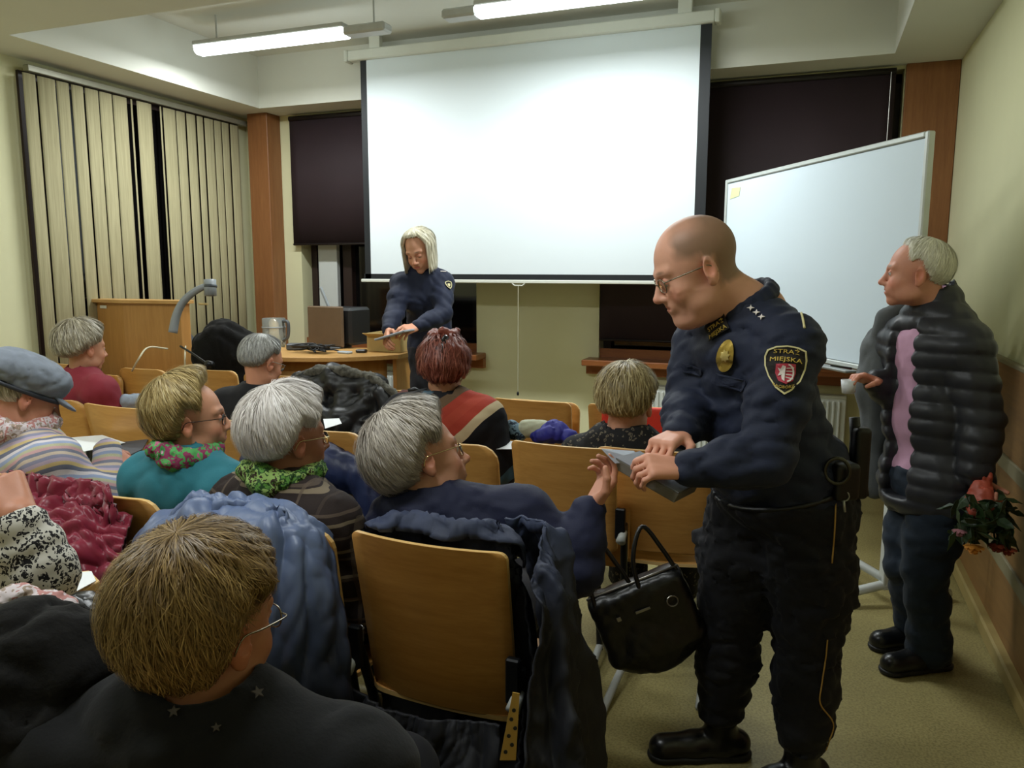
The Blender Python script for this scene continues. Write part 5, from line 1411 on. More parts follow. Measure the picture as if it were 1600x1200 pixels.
# 3g. grey man
gm, jg, go, gA = seat_person('grey-haired man in dark pullover, head bent, in front of the desk', (410, 566), 3.58, 16, -18, 0, .95,
    dict(age=.6, skin=hexc('#c78e70'), neck=.052), dict(front=66, side=90, back=116, ear=12, th=.013, vol={'back': .3}, n=1500, sw=.0014, lift=.003, crown=20, taper=.9), G7, th=-4, seed=9)
top_for('dark_pullover', gm, m_blk, jg, {'w': 1.1, 'arm': 1.15}, .014, -.12, .012, foldfn(91, .006, 12), .05, neck=.066)
garment('shirt_collar', gm, cloth('shirt_blue', '#a9b2c6', .8), lambda s: s.path([jg['N']+axes_of(jg)[2]*.022+axes_of(jg)[0]*.064*math.sin(a)+axes_of(jg)[1]*.068*math.cos(a) for a in np.linspace(.4, 5.9, 14)], .012, .01), .006)
glasses_for(go, gA, .95, gm, 'metal')
# 3h. red-haired woman with the shawl
rh, jrh, rho, rhA = seat_person('red-haired woman with upswept hair and a striped woven shawl', (694, 576), 3.22, -24, -8, 0, .98,
    dict(age=.4, skin=hexc('#c08a6c'), neck=.046), dict(front=80, side=124, back=152, th=.020, vol={'back': .35, 'top': .2, 'side': .1}, n=2500, sw=.0013, lift=.010, crown=2, tex=.006, taper=.4, waves=.003, stray=.18), G5, th=-10, seed=10, sh=.17)
def bun(s):
    for k in range(9):
        a = k*.75; c = rho+rhA[2]*(.128+.012*math.sin(k*2))-rhA[1]*.02+rhA[0]*.042*math.cos(a)+rhA[1]*.035*math.sin(a)
        s.cap(c, c+rhA[0]*.03*math.sin(a)-rhA[1]*.03*math.cos(a)+rhA[2]*.012, .021, .017, .008)
    s.ell(rho+rhA[2]*.12-rhA[1]*.02, [.05, .045, .03], rhA, .02)
o_ = garment('hair_knot', rh, G5, bun, .006, foldfn(4, .006, 60))
cq = MB(); cq.tube(bez([rho+rhA[2]*.055-rhA[1]*.128+rhA[0]*.01, rho+rhA[2]*.095-rhA[1]*.118+rhA[0]*.0, rho+rhA[2]*.125-rhA[1]*.095+rhA[0]*.012], 5), .013, 8); cq.build('hair_clip', plain('clip_black', '#0f0d0f', .25), rh, True)
top_for('black_blouse', rh, m_blk, jrh, {'w': 1.0, 'arm': 1.1}, .012, -.12, .012, None, .05, neck=.058)
def shw(s):
    torso(s, jrh, .030, {'w': 1.08}, False)
    for sd in 'LR':
        s.path([jrh['S'+sd], jrh['S'+sd]+(jrh['E'+sd]-jrh['S'+sd])*.9], [.085, .10], .05)
    s.cap(jrh['N']-np.array([0, 0, .02]), jrh['N']+np.array([0, 0, .3]), .062, .07, .01, 's')
    s.half(jrh['P']+np.array([0, 0, .10]), (0, 0, -1), jrh['P']-1, jrh['P']+1)
garment('striped_shawl', rh, m_shawl, shw, .010, foldfn(14, .009, 9))
# 3i. woman in lace dress
bg, jb, bo, bA = seat_person('woman with short grey-blonde hair and black lace dress, her back turned', (980, 630), 3.05, 2, -10, 0, 1.10,
    dict(age=.5, skin=hexc('#c9957a'), neck=.054), dict(front=80, side=94, back=130, ear=16, th=.021, vol={'back': .3, 'top': .2}, n=2600, sw=.0011, lift=.009, crown=14, tex=.0045, taper=.8, stray=.12, fray=.07), G8, th=4, seed=11, sh=.18, drop=.07)
top_for('lace_dress', bg, m_lace, jb, {'w': 1.08, 'arm': 1.2, 'sh': 1.1, 'bust': False}, .012, None, .010, foldfn(15, .005, 14), .05, neck=.085)
trousers_for('lace_skirt', bg, m_lace, jb, {'w': 1.1, 'leg': 1.2}, .03, .013, foldfn(16, .008, 10), .08, 1.6)
for sd in 'LR': shoe(jb, sd, (0.1, 1, 0), bg, m_boot, .24)
# 3j. woman in leopard print at the very left edge
def jl(j):
    j['ER'] = P(62, 900, 1.42); j['WR'] = P(30, 806, 1.40); j['SR'] = P(30, 960, 1.50); j['SL'] = P(-190, 950, 1.62)
lw_, jlw, lo_, lA = seat_person('woman in leopard-print blouse at the picture edge, her hand raised to her face', (-42, 868), 1.55, 42, -6, 0, 1.0,
    dict(age=.6, skin=hexc('#b98467'), neck=.05), dict(front=70, side=104, back=122, th=.02, n=800), G4, th=20, jmod=jl, seed=12,
    hands={'R': dict(d=nrm(P(5, 770, 1.43)-P(28, 812, 1.40)), n=(-.6, .3, 0), curl=(.5, .6, .7, .8), sc=1.0)})
top_for('leopard_blouse', lw_, m_leo, jlw, {'w': 1.0, 'arm': 1.0}, .012, -.12, .009, foldfn(17, .008, 16), .22, neck=.062)
# ================================================================== garments hung on the chairs, bags, things on the desk
def drape(name, label, cat, m, fn, h=.009, seed=1, amp=.014, freq=11, axis=(1, 1, .3), extra=None, group=None):
    s = SDF(); fn(s); ff = foldfn(seed, amp, freq, axis)
    V, F = s.mesh(h, ff, 1); o = mesh(name, V, F, m, None, True)
    tag(o, label, cat, group); recenter(o); return o
m_burg = cloth('burgundy_satin', '#7a1830', .38, .15, 5, .1, 60, .2)
m_blin = cloth('dark_lining', '#23131a', .5, .2)
m_pale = cloth('pale_blue_nylon', '#5f739c', .42, .12, 4, .12, 70, .1)
m_nvc = cloth('navy_coat_cloth', '#171b2c', .8, .15, 6, .4, 160)
m_nvp = cloth('navy_puffer', '#232a4a', .45, .12, 5, .15, 60, 0)
m_fur = cloth('black_fur', '#080706', .95, .5, 40, .9, 120)

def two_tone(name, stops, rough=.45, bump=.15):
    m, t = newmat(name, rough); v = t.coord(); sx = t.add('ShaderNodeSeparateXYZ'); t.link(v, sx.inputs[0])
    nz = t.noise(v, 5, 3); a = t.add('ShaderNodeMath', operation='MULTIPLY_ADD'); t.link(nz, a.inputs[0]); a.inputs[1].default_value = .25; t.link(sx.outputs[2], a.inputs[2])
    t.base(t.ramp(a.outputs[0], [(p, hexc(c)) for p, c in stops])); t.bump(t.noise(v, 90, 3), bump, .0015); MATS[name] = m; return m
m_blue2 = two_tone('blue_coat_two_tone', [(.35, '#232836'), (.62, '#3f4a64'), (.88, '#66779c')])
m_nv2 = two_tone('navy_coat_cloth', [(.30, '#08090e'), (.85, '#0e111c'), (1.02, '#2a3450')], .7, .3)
def garb(spec, sheet_args, sleeves, m, lab, cat, name='coat', **kw):
    V, F, pins = hang_sheet(**sheet_args); a = settle(V, F, pins, **kw); o = cloth_obj(name, a, F, m, None, .007, lab, cat)
    for p0, p1, r0, r1 in sleeves:
        V, F, pins = sleeve_tube(p0, p1, r0, r1); b_ = settle(V, F, pins, bend=.3, shrink=-.18, stiff=20); cloth_obj('sleeve', b_, F, m, o, .004)
    recenter(o); return o
# colliders standing in for the chair backs and the sitters while the cloth settles
for key, w_, zt_ in (('A', .405, .885), ('W', .42, .875), ('T', .45, .88)):
    cx_, cy_ = CH[key].location[0], CH[key].location[1]
    tl_ = math.radians(11); Rx = np.array([[1, 0, 0], [0, math.cos(tl_), -math.sin(tl_)], [0, math.sin(tl_), math.cos(tl_)]])
    collider(*boxvf((cx_, cy_-.006, zt_-.215), (w_+.02, .066, .43), Rx))
for jj in (jw, jnv, jt):
    c_ = (jj['N']*.55+jj['P']*.45); collider(*ellvf(c_+np.array([0, .03, 0]), (.20, .13, .42)))
def shroud(name, rows, m, parent=None, nf=9, amp=.018, nu=110, nv=90, seed=1, th=.006, fold=.010, ffreq=16, lab=None, cat=None):
    """hanging cloth through the given cross lines, gathered into folds that deepen downwards"""
    R_ = []
    for r in rows:
        c = np.array(bez(r, 16)); L = np.concatenate([[0], np.cumsum(np.linalg.norm(np.diff(c, axis=0), axis=1))]); L /= L[-1]
        t = np.linspace(0, 1, nu); R_.append(np.stack([np.interp(t, L, c[:, k]) for k in range(3)], 1))
    cols = [np.array(bez([r[i] for r in R_], 16)) for i in range(nu)]
    G = np.zeros((nv, nu, 3)); tt = np.linspace(0, 1, nv)
    for i, c in enumerate(cols):
        L = np.linspace(0, 1, len(c)); G[:, i] = np.stack([np.interp(tt, L, c[:, k]) for k in range(3)], 1)
    du = np.gradient(G, axis=1); dv = np.gradient(G, axis=0); N = np.cross(du, dv); N /= np.linalg.norm(N, axis=2)[..., None]+1e-9
    u = np.linspace(0, 1, nu)[None, :]; v = tt[:, None]
    ph = nf*2*math.pi*(u+.05*np.sin(v*3+seed)+.03*np.sin(u*11+seed*2+v*2)); w = np.sin(ph)+.45*np.sin(ph*1.9+seed+v*2)
    G = G+N*(amp*(.15+.85*np.clip(v*1.3, 0, 1))*w)[..., None]
    ff = foldfn(seed+50, fold, ffreq, (1, 1, .55)); G = G+N*ff(G.reshape(-1, 3)).reshape(nv, nu)[..., None]*1.2
    F = [(j*nu+i, j*nu+i+1, (j+1)*nu+i+1, (j+1)*nu+i) for j in range(nv-1) for i in range(nu-1)]
    o = mesh(name, G.reshape(-1, 3), np.array(F), m, parent, True); md = o.modifiers.new('thick', 'SOLIDIFY'); md.thickness = th; md.offset = 0
    if lab: tag(o, lab, cat)
    return o
def join_to(main, *others):
    """shrink several cloth layers of one garment into its single mesh"""
    Vs, Fs, k = [], [], 0
    for o in (main,)+others:
        me = o.data; n = len(me.vertices); a = np.empty(n*3, dtype=np.float32); me.vertices.foreach_get('co', a); Vs.append(a.reshape(-1, 3).astype(float)+np.array(o.location))
        Fs += [[i+k for i in p.vertices] for p in me.polygons]; k += n
    m = main.data.materials[0]; nm = main.name; pr = {q: main[q] for q in main.keys()}
    for o in (main,)+others: bpy.data.objects.remove(o)
    o = mesh(nm, np.concatenate(Vs), np.array(Fs), m, None, True); md = o.modifiers.new('thick', 'SOLIDIFY'); md.thickness = .006; md.offset = 0
    for q, v in pr.items(): o[q] = v
    recenter(o); return o
bj = garb('b', dict(cx=-1.96, cy=1.545, top=.895, half=.34, down_back=.40, down_front=.10, seed=4, spread=.25), [], m_burg,
     'shiny burgundy jacket hung over the chair behind the woman in teal', 'jacket', 'jacket', shrink=-.22, bend=.25, stiff=20)
bs_ = shroud('jacket_body', [[(-2.30, 1.55, .80), (-2.12, 1.55, .875), (-1.9, 1.545, .885), (-1.70, 1.56, .83)], [(-2.40, 1.45, .74), (-2.14, 1.43, .83), (-1.88, 1.41, .83), (-1.64, 1.45, .76)],
    [(-2.42, 1.38, .55), (-2.14, 1.34, .62), (-1.88, 1.33, .62), (-1.62, 1.38, .55)], [(-2.40, 1.36, .35), (-2.14, 1.32, .35), (-1.88, 1.31, .35), (-1.62, 1.36, .35)]], m_burg, None, 6, .020, seed=3, fold=.016, ffreq=13)
join_to(bj, bs_)
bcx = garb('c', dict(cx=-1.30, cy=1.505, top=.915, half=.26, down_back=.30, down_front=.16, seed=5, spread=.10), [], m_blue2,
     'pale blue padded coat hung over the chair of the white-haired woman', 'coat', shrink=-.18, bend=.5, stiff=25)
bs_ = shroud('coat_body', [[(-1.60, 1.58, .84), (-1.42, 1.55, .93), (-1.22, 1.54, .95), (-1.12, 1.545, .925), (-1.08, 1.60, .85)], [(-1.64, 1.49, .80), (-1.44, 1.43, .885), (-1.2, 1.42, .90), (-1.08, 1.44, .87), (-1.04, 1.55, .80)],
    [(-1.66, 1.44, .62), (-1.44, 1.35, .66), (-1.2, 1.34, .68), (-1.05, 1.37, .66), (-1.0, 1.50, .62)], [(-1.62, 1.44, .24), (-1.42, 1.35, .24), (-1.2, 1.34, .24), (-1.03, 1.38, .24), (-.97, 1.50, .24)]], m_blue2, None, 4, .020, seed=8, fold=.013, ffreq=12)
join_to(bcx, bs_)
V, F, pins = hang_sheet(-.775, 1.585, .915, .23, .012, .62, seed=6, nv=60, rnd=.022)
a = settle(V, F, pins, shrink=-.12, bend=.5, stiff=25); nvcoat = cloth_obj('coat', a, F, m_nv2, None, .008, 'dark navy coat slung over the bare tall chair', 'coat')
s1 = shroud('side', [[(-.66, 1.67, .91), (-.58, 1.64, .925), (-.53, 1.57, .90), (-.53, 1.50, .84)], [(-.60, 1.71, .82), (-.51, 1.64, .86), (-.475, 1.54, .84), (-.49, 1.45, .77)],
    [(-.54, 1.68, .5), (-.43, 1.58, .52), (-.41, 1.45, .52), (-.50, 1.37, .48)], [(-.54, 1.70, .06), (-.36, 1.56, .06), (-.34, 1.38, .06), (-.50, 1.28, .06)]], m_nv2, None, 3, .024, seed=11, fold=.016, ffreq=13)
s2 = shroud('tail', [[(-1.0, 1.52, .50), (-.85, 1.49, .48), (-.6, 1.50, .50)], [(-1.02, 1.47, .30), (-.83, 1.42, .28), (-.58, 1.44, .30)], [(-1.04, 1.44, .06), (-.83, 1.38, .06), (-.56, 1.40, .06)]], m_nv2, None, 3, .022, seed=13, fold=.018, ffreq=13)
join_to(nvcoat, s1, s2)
clear_colliders()
# strip with paw marks hanging from it
lb = MB(); lb.add([P(801, 1082, 1.545), P(812, 1084, 1.545), P(806, 1188, 1.545), P(781, 1188, 1.545)], [[0, 1, 2, 3]])
ls = lb.build('lanyard', plain('lanyard_yellow', '#b08c3e', .7)); md = ls.modifiers.new('t', 'SOLIDIFY'); md.thickness = .003
tag(ls, 'yellow strip with dark marks hanging out below the bare tall chair', 'lanyard')
for i, (x, y) in enumerate(((803, 1110), (799, 1124), (805, 1138), (795, 1150), (800, 1164), (790, 1175))):
    c = P(x, y, 1.541); k = MB(); k.lathe([(0, -.0006), (.0040, -.0006), (.0040, .0006), (0, .0006)], (0, 0, 0), 10)
    R_ = np.array([CR, CU, -CF]); V = np.array(k.V) @ R_+c; mesh('mark', V, k.F, plain('mark_dark', '#14120f'), ls)
# navy puffer with burgundy lining beside the white-haired woman
def f(s):
    c = np.array([-1.80, 2.53, .74])
    s.path([c+[-.26, -.02, -.02], c+[0, -.03, .03], c+[.24, -.02, -.02]], [.07, .08, .07], .06, (.08, .006))
    s.path([c+[-.26, -.03, -.22], c+[0, -.04, -.22], c+[.26, -.03, -.24]], [.10, .10, .10], .06)
    s.path([c+[.25, -.04, .0], c+[.32, -.06, -.18], c+[.33, -.06, -.34]], [.06, .055, .05], .02)
pj = drape('jacket', 'navy puffer jacket between the white-haired woman and the grey-haired woman', 'jacket', m_nvp, f, .010, 9, .014, 13)
# black coat with fur collar
def f(s):
    c = np.array([-2.44, 3.72, .88])
    s.path([c+[-.28, -.02, -.04], c+[-.05, -.02, .0], c+[.2, -.02, -.04], c+[.33, -.03, -.16]], [.08, .09, .09, .08], .05)
    s.path([c+[-.22, -.07, -.22], c+[.1, -.09, -.2], c+[.36, -.07, -.28]], [.11, .13, .10], .07)
    s.path([c+[-.1, -.05, -.45], c+[.25, -.06, -.45]], [.11, .11], .07)
bc = drape('coat', 'bulky black coat with a grey fur collar heaped on a chair before the desk', 'coat', plain('black_coat_cloth', '#111216', .45, var=.2, bump=.2), f, .012, 11, .024, 10, (1, 1, .7))
fc = garment('fur_collar', None, cloth('grey_fur', '#55534b', .95, .5, 50, .9, 140), lambda s: s.path([(-2.72, 3.70, .895), (-2.55, 3.67, .945), (-2.38, 3.66, .95), (-2.22, 3.67, .92), (-2.08, 3.68, .84)], [.025, .035, .035, .03, .025], .02), .010, foldfn(2, .010, 45))
fc.parent = bc; fc.location = -bc.location
# red waistcoat on the chair before the wall
def f(s):
    c = np.array([-.74, 3.70, .83]); s.box(c+[-.0, -.03, -.14], (.19, .016, .17), None, .014, .01)
drape('waistcoat', 'bright red waistcoat stretched flat over a chair back below the radiator', 'waistcoat', plain('vermilion', '#d8321e', .6, var=.05), f, .008, 13, .003, 8)
# black fur coat and flowery scarf at the lower left
def f(s):
    s.path([P(-60, 1060, 1.15), P(40, 1035, 1.12), P(110, 1055, 1.12), P(165, 1100, 1.15)], [.07, .075, .07, .055], .06)
    s.path([P(-60, 1150, 1.15), P(60, 1150, 1.12), P(150, 1180, 1.15)], [.10, .11, .08], .07)
    s.path([P(-40, 1260, 1.2), P(80, 1260, 1.2)], [.13, .13], .07)
drape('fur_coat', 'black fur coat bundled at the near corner below the flowery scarf', 'coat', m_fur, f, .008, 15, .012, 22, (1, 1, 1))
def f(s):
    s.path([P(-40, 955, 1.20), P(30, 952, 1.17), P(80, 958, 1.16), P(104, 975, 1.17)], [.028, .032, .030, .020], .02)
    s.path([P(-40, 985, 1.19), P(40, 975, 1.15), P(95, 990, 1.15), P(112, 998, 1.16)], [.022, .024, .020, .015], .01)
drape('scarf', 'thin pink and cream flowery scarf lying over the black fur coat', 'scarf', m_floral, f, .005, 17, .007, 40, (1, 1, 1))
# black coat behind the desk
def f(s):
    s.path([P(325, 538, 5.0), P(350, 530, 5.0), P(390, 538, 5.0)], [.09, .12, .07], .05)
    s.path([P(330, 555, 5.0), P(390, 555, 5.0)], [.12, .12], .05)
    s.path([P(330, 600, 5.02), P(390, 600, 5.02)], [.12, .12], .05)
drape('coat', 'black coat heaped on the far side of the desk by the brown pilaster', 'coat', m_fur, f, .012, 19, .014, 14)

clump_ = None
# things lying on the seats of the third row
def at(px, py, z): return Pz(px, py, z)
def blob(name, label, cat, m, pts, rr, k=.02, h=.007, seed=1, amp=.006, freq=30):
    s = SDF(); s.path(pts, rr, k); V, F = s.mesh(h, foldfn(seed, amp, freq)); o = mesh(name, V, F, m, None, True); tag(o, label, cat); recenter(o); return o
blob('cardigan', 'royal blue garment folded beside the black lace dress', 'garment', plain('royal_blue', '#2a2c8c', .6, var=.15), [P(843, 681, 3.25), P(868, 674, 3.25), P(893, 684, 3.22)], [.035, .045, .03], seed=3, amp=.010)
blob('pouch', 'small cream pouch between the blue garments on the third row', 'pouch', plain('cream_canvas', '#b9bca2', .8), [P(822, 670, 3.28), P(848, 669, 3.28)], [.038, .036], seed=5, amp=.005)
blob('scarf', 'blue-grey scarf rolled up beside the cream pouch', 'scarf', splash('bluegrey_scarf', ['#3a4c5c', '#6f8796', '#22303e', '#8fa6b2'], 22), [P(782, 676, 3.3), P(800, 672, 3.3), P(812, 680, 3.28)], [.030, .036, .03], seed=6, amp=.010)
def sheet(name, label, cat, pts, m, th=.0012, bend=0):
    b = MB(); V = [np.asarray(p) for p in pts]
    o = mesh(name, V, [[0, 1, 2, 3]], m); md = o.modifiers.new('t', 'SOLIDIFY'); md.thickness = th; tag(o, label, cat); return o
m_paper = plain('paper_white', '#e8ecee', .7, var=.02)
sheet('paper', 'white sheet under the blue-grey scarf on the third row', 'paper', [P(778, 688, 3.25), P(806, 690, 3.22), P(805, 702, 3.12), P(775, 702, 3.14)], m_paper)
sheet('paper', 'white sheet on the writing tablet of the woman in leopard print', 'paper', [Pz(92, 898, .84), Pz(143, 893, .84), Pz(150, 908, .84), Pz(100, 935, .84)], m_paper)
wt = MB(); q_ = [Pz(x, y, .83) for x, y in ((60, 900), (140, 892), (156, 908), (102, 942), (60, 935))]
wt.prism([(p[0], p[1]) for p in q_], .812, .832)
o = bevel(wt.build('writing_board', m_edge), .003); tag(o, 'light wood writing board in front of the woman in leopard print', 'board')
sheet('paper', 'white printed sheet under the hand of the woman in the cap', 'paper', [Pz(108, 684, .74), Pz(160, 680, .74), Pz(196, 692, .74), Pz(130, 706, .74)], m_paper)
o = sheet('folder', 'dark grey folder beside the elbow of the teal sweater', 'folder', [Pz(178, 694, .73), Pz(232, 688, .73), Pz(222, 704, .73), Pz(196, 716, .73)], plain('folder_grey', '#4a4e56', .6), .006)
sheet('paper', 'white sheet between the white hair and the black coat', 'paper', [P(505, 655, 2.95), P(530, 654, 2.95), P(534, 662, 2.85), P(508, 670, 2.8)], m_paper)
blob('bag', 'pale grey-blue bag on the seat in front of the red sweater', 'bag', plain('bag_greyblue', '#8a96a4', .6), [P(196, 628, 3.9), P(222, 627, 3.9)], [.04, .04], seed=9)
blob('bag', 'small black bag with metal clasp beside the writing board', 'bag', plain('bag_black', '#0f1014', .3), [P(125, 965, 1.35), P(165, 985, 1.35)], [.045, .06], seed=12)

# handbag
hb = empty('handbag', tuple(Pz(1000, 1050, .1)), 0, 'large black leather handbag hanging beside the seat, behind the officer\'s leg', 'handbag')
s = SDF(); D_ = 2.30
bx = nrm(P(1085, 880, D_)-P(930, 940, D_+.02)); bz = nrm(np.array([0, 0, 1.0])-bx*bx[2]); by = np.cross(bz, bx)
c_ = P(1010, 965, D_+.06); Abag = np.array([bx, by, bz])
s.box(c_+bz*.01, (.150, .055, .115), Abag, .03, .01); s.ell(c_-bz*.09, (.14, .06, .085), Abag, .04)
m_leather = plain('bag_leather', '#070708', .38, bump=.25, bscale=150)
V, F = s.mesh(.006, foldfn(3, .004, 14)); sub(mesh('bag_body', V, F, m_leather, None, True), hb)
z_ = MB(); z_.tube([c_+bz*.128-bx*.145-by*.02, c_+bz*.128+bx*.145-by*.02], .004, 8); sub(z_.build('zip', plain('zip_metal', '#8d8a84', .3, .8), None, True), hb)
for x0 in (-.08, .06):
    z_ = MB(); z_.tube(bez([c_+bx*(x0-.05)+bz*.09-by*.045, c_+bx*(x0-.03)+bz*.20-by*.03, c_+bx*(x0+.03)+bz*.27, c_+bx*(x0+.06)+bz*.19-by*.01, c_+bx*(x0+.08)+bz*.09-by*.02], 6), .007, 8); sub(z_.build('handle', m_leather, None, True), hb)
z_ = MB(); z_.tube([c_+bx*(.09+.016*math.cos(a))-by*.064+bz*(.05+.016*math.sin(a)) for a in np.linspace(0, 6.28, 14, endpoint=False)], .002, 6, True)
z_.box(c_-by*.062+bz*.055+bx*.0, (.045, .003, .007), R=Abag.T); z_.box(c_-by*.062+bz*.055-bx*.075, (.012, .003, .012), R=Abag.T)
sub(z_.build('metal_fittings', plain('zip_metal', '#8d8a84', .3, .8)), hb)

# ---- on the desk (top at .945)
ZD = .945
def D(px, py): return Pz(px, py, ZD)
vz = D(272, 545); vz = np.array([vz[0], vz[1]+.10, ZD])
dc = empty('document_camera', tuple(vz), 0, 'grey document camera with a curved arm on the desk before the lectern', 'document camera')
m_dc = plain('device_grey', '#8c9296', .4, var=.03); m_dcd = plain('device_dark', '#4c5258', .4)
dd = 4.5
b_ = MB(); b_.lathe([(0, 0), (.075, 0), (.08, .02), (.07, .07), (.05, .10), (0, .11)], vz, 20); sub(b_.build('base', m_dcd, None, True), dc)
sub(MB().box(vz+np.array([.22, .08, .015]), (.30, .24, .03), bev=.01).build('plate', m_dcd), dc)
a_ = [P(x, y, dd) for x, y in ((270, 520), (275, 495), (284, 475), (298, 460), (314, 450), (326, 447))]
sub(MB().tube(bez(a_, 6), [.026-.0003*i for i in range(31)], 12).build('arm', m_dc, None, True), dc)
sub(MB().tube([P(328, 437, dd), P(329, 462, dd)], [.034, .034], 16).build('camera_head', m_dc, None, True), dc)
sub(MB().tube([P(329, 445, dd), P(329, 449, dd)], .036, 16).build('head_band', m_dcd, None, True), dc)
sub(MB().box(P(318, 475, dd), (.06, .02, .012), bev=.003).build('side_lamp', plain('lamp_tan', '#b9a06a', .4)), dc)
vz2 = D(345, 540)
o = MB().lathe([(0, 0), (.14, 0), (.22, .012), (.23, .02), (.14, .012), (0, .010)], (vz2[0]+.02, vz2[1]+.02, ZD), 32).build('tray', plain('tray_white', '#cdd8dc', .25), None, True); tag(o, 'flat round white tray on the desk beside the document camera', 'tray')
# jug
jp = D(437, 545); jg_ = empty('jug', (jp[0]-.12, jp[1]+.10, ZD), 0, 'clear cylindrical jug with a grey handle near the middle of the desk', 'jug')
m_clear, t = newmat('clear_plastic', .08); t.b.inputs['Transmission Weight'].default_value = .85; t.b.inputs['IOR'].default_value = 1.25; t.base((.85, .88, .82))
jc_ = np.array(jg_.location)
sub(MB().lathe([(0, .002), (.075, .002), (.08, .02), (.082, .21), (.076, .21), (.074, .02), (0, .014)], jc_, 28).build('jug_body', m_clear, None, True), jg_)
sub(MB().lathe([(.083, .14), (.086, .14), (.086, .15), (.083, .15), (.083, .14)], jc_, 28).build('rim_band', m_dc, None, True), jg_)
sub(MB().tube(bez([jc_+[.08, 0, .19], jc_+[.125, 0, .18], jc_+[.12, 0, .08], jc_+[.08, 0, .05]], 6), .012, 8).build('jug_handle', m_dcd, None, True), jg_)
# cables and small devices heap
cb = MB(); rr_ = np.random.RandomState(4); c0 = D(478, 553)
for k in range(9):
    pts = [c0+np.array([rr_.uniform(-.16, .16), rr_.uniform(.0, .16), .010+rr_.rand()*.05]) for _ in range(6)]; cb.tube(bez(pts, 5), .005, 6)
o = cb.build('cable_tangle', plain('cable_black', '#16171a', .5), None, True); tag(o, 'tangle of black cables on the desk in front of the monitor', 'cables')
o = MB().box(D(455, 548)+np.array([0, .06, .024]), (.12, .09, .045), rz=.3, bev=.008).build('power_adapter', m_dcd); tag(o, 'dark power adapter beside the clear jug', 'adapter')
o = MB().box(D(535, 553)+np.array([0, .03, .008]), (.10, .05, .014), rz=-.2, bev=.004).build('phone', plain('phone_pale', '#b9c6d2', .3)); tag(o, 'pale phone lying before the monitor box', 'phone')
o = MB().box(D(560, 552)+np.array([0, .04, .012]), (.07, .05, .022), rz=.2, bev=.006).build('mouse', plain('mouse_dark', '#23252a', .4)); tag(o, 'dark computer mouse by the monitor box', 'mouse')
# monitor seen from the back, tan casing
mp = D(520, 548); mo = empty('computer_monitor', (mp[0]-.13, mp[1]+.16, ZD), 0, 'boxy brown-backed monitor standing on the desk left of the woman officer', 'monitor')
mc_ = np.array([mp[0]-.13, mp[1]+.16, ZD])
sub(MB().box(mc_+[-.03, 0, .155], (.32, .03, .29), rz=-.12, bev=.008).build('screen_panel', plain('brown_film', '#6e5b48', .35, .1)), mo)
sub(MB().box(mc_+[.05, .14, .155], (.28, .24, .27), rz=-.12, bev=.02).build('casing', plain('casing_black', '#1c1d20', .4)), mo)
sub(MB().box(mc_+[.0, .03, .006], (.22, .18, .012), bev=.004).build('stand', m_dcd), mo)
o = MB().box(mc_+[-.10, .10, .36], (.02, .02, .16), bev=.004, R=np.array([[.9, 0, -.42], [0, 1, 0], [.42, 0, .9]])).build('antenna', m_dc); sub(o, mo)
# carton with leaflets
cp_ = D(600, 550); ct = empty('cardboard_box', (cp_[0], cp_[1]+.10, ZD), 0, 'open cardboard box in front of the woman officer', 'box')
cc_ = np.array([cp_[0], cp_[1]+.10, ZD]); m_card = plain('cardboard', '#b39a62', .8, var=.06)
b_ = MB()
for dx, dy, sx_, sy_ in ((0, -.10, .26, .006), (0, .10, .26, .006), (-.13, 0, .006, .2), (.13, 0, .006, .2)): b_.box(cc_+[dx, dy, .065], (sx_, sy_, .125))
b_.box(cc_+[0, 0, .004], (.25, .2, .006)); sub(b_.build('carton', m_card), ct)
sub(MB().box(cc_+[0, -.13, .118], (.26, .07, .004), R=np.array([[1, 0, 0], [0, .94, .34], [0, -.34, .94]])).build('flap', m_card), ct)
lf = MB()
for k in range(6): lf.box(cc_+[.02, 0, .02+k*.012], (.2, .15, .008), rz=rr_.uniform(-.05, .05))
o = lf.build('leaflet_stack', m_paper); tag(o, 'stack of leaflets inside the open cardboard box', 'leaflets')
# booklet held by the woman officer
hl = (J3['WL']+J3['WR'])/2+np.array([0, -.09, -.03])
o = MB().box(hl, (.21, .13, .012), bev=.003, R=np.array([[.96, 0, .28], [0, 1, 0], [-.28, 0, .96]]).T).build('booklet', plain('booklet_grey', '#9aa2ac', .4)); tag(o, 'grey booklet in the hands of the woman officer', 'booklet')
# microphone on a bent stalk before the desk
mi = empty('microphone', tuple(P(325, 570, 4.15)), 0, 'small black microphone on a bent stalk at the desk front', 'microphone')
sub(MB().tube(bez([P(282, 541, 4.3), P(300, 552, 4.2), P(323, 568, 4.12)], 6), .006, 8).build('stalk', m_steel, None, True), mi)
sub(MB().tube([P(323, 568, 4.12), P(331, 571, 4.1)], [.018, .022], 10).build('microphone_head', m_steel, None, True), mi)
cw_ = MB(); cw_.tube(bez([P(262, 545, 4.36), P(232, 543, 4.28), P(217, 560, 4.2), P(206, 580, 4.22)], 6), .005, 6); cw_.tube(bez([P(290, 541, 4.3), P(289, 556, 4.2), P(289, 572, 4.2)], 5), .004, 6)
o = cw_.build('cable', plain('cable_cream', '#c9c3a4', .5), None, True); tag(o, 'cream cable falling over the left end of the desk', 'cable')

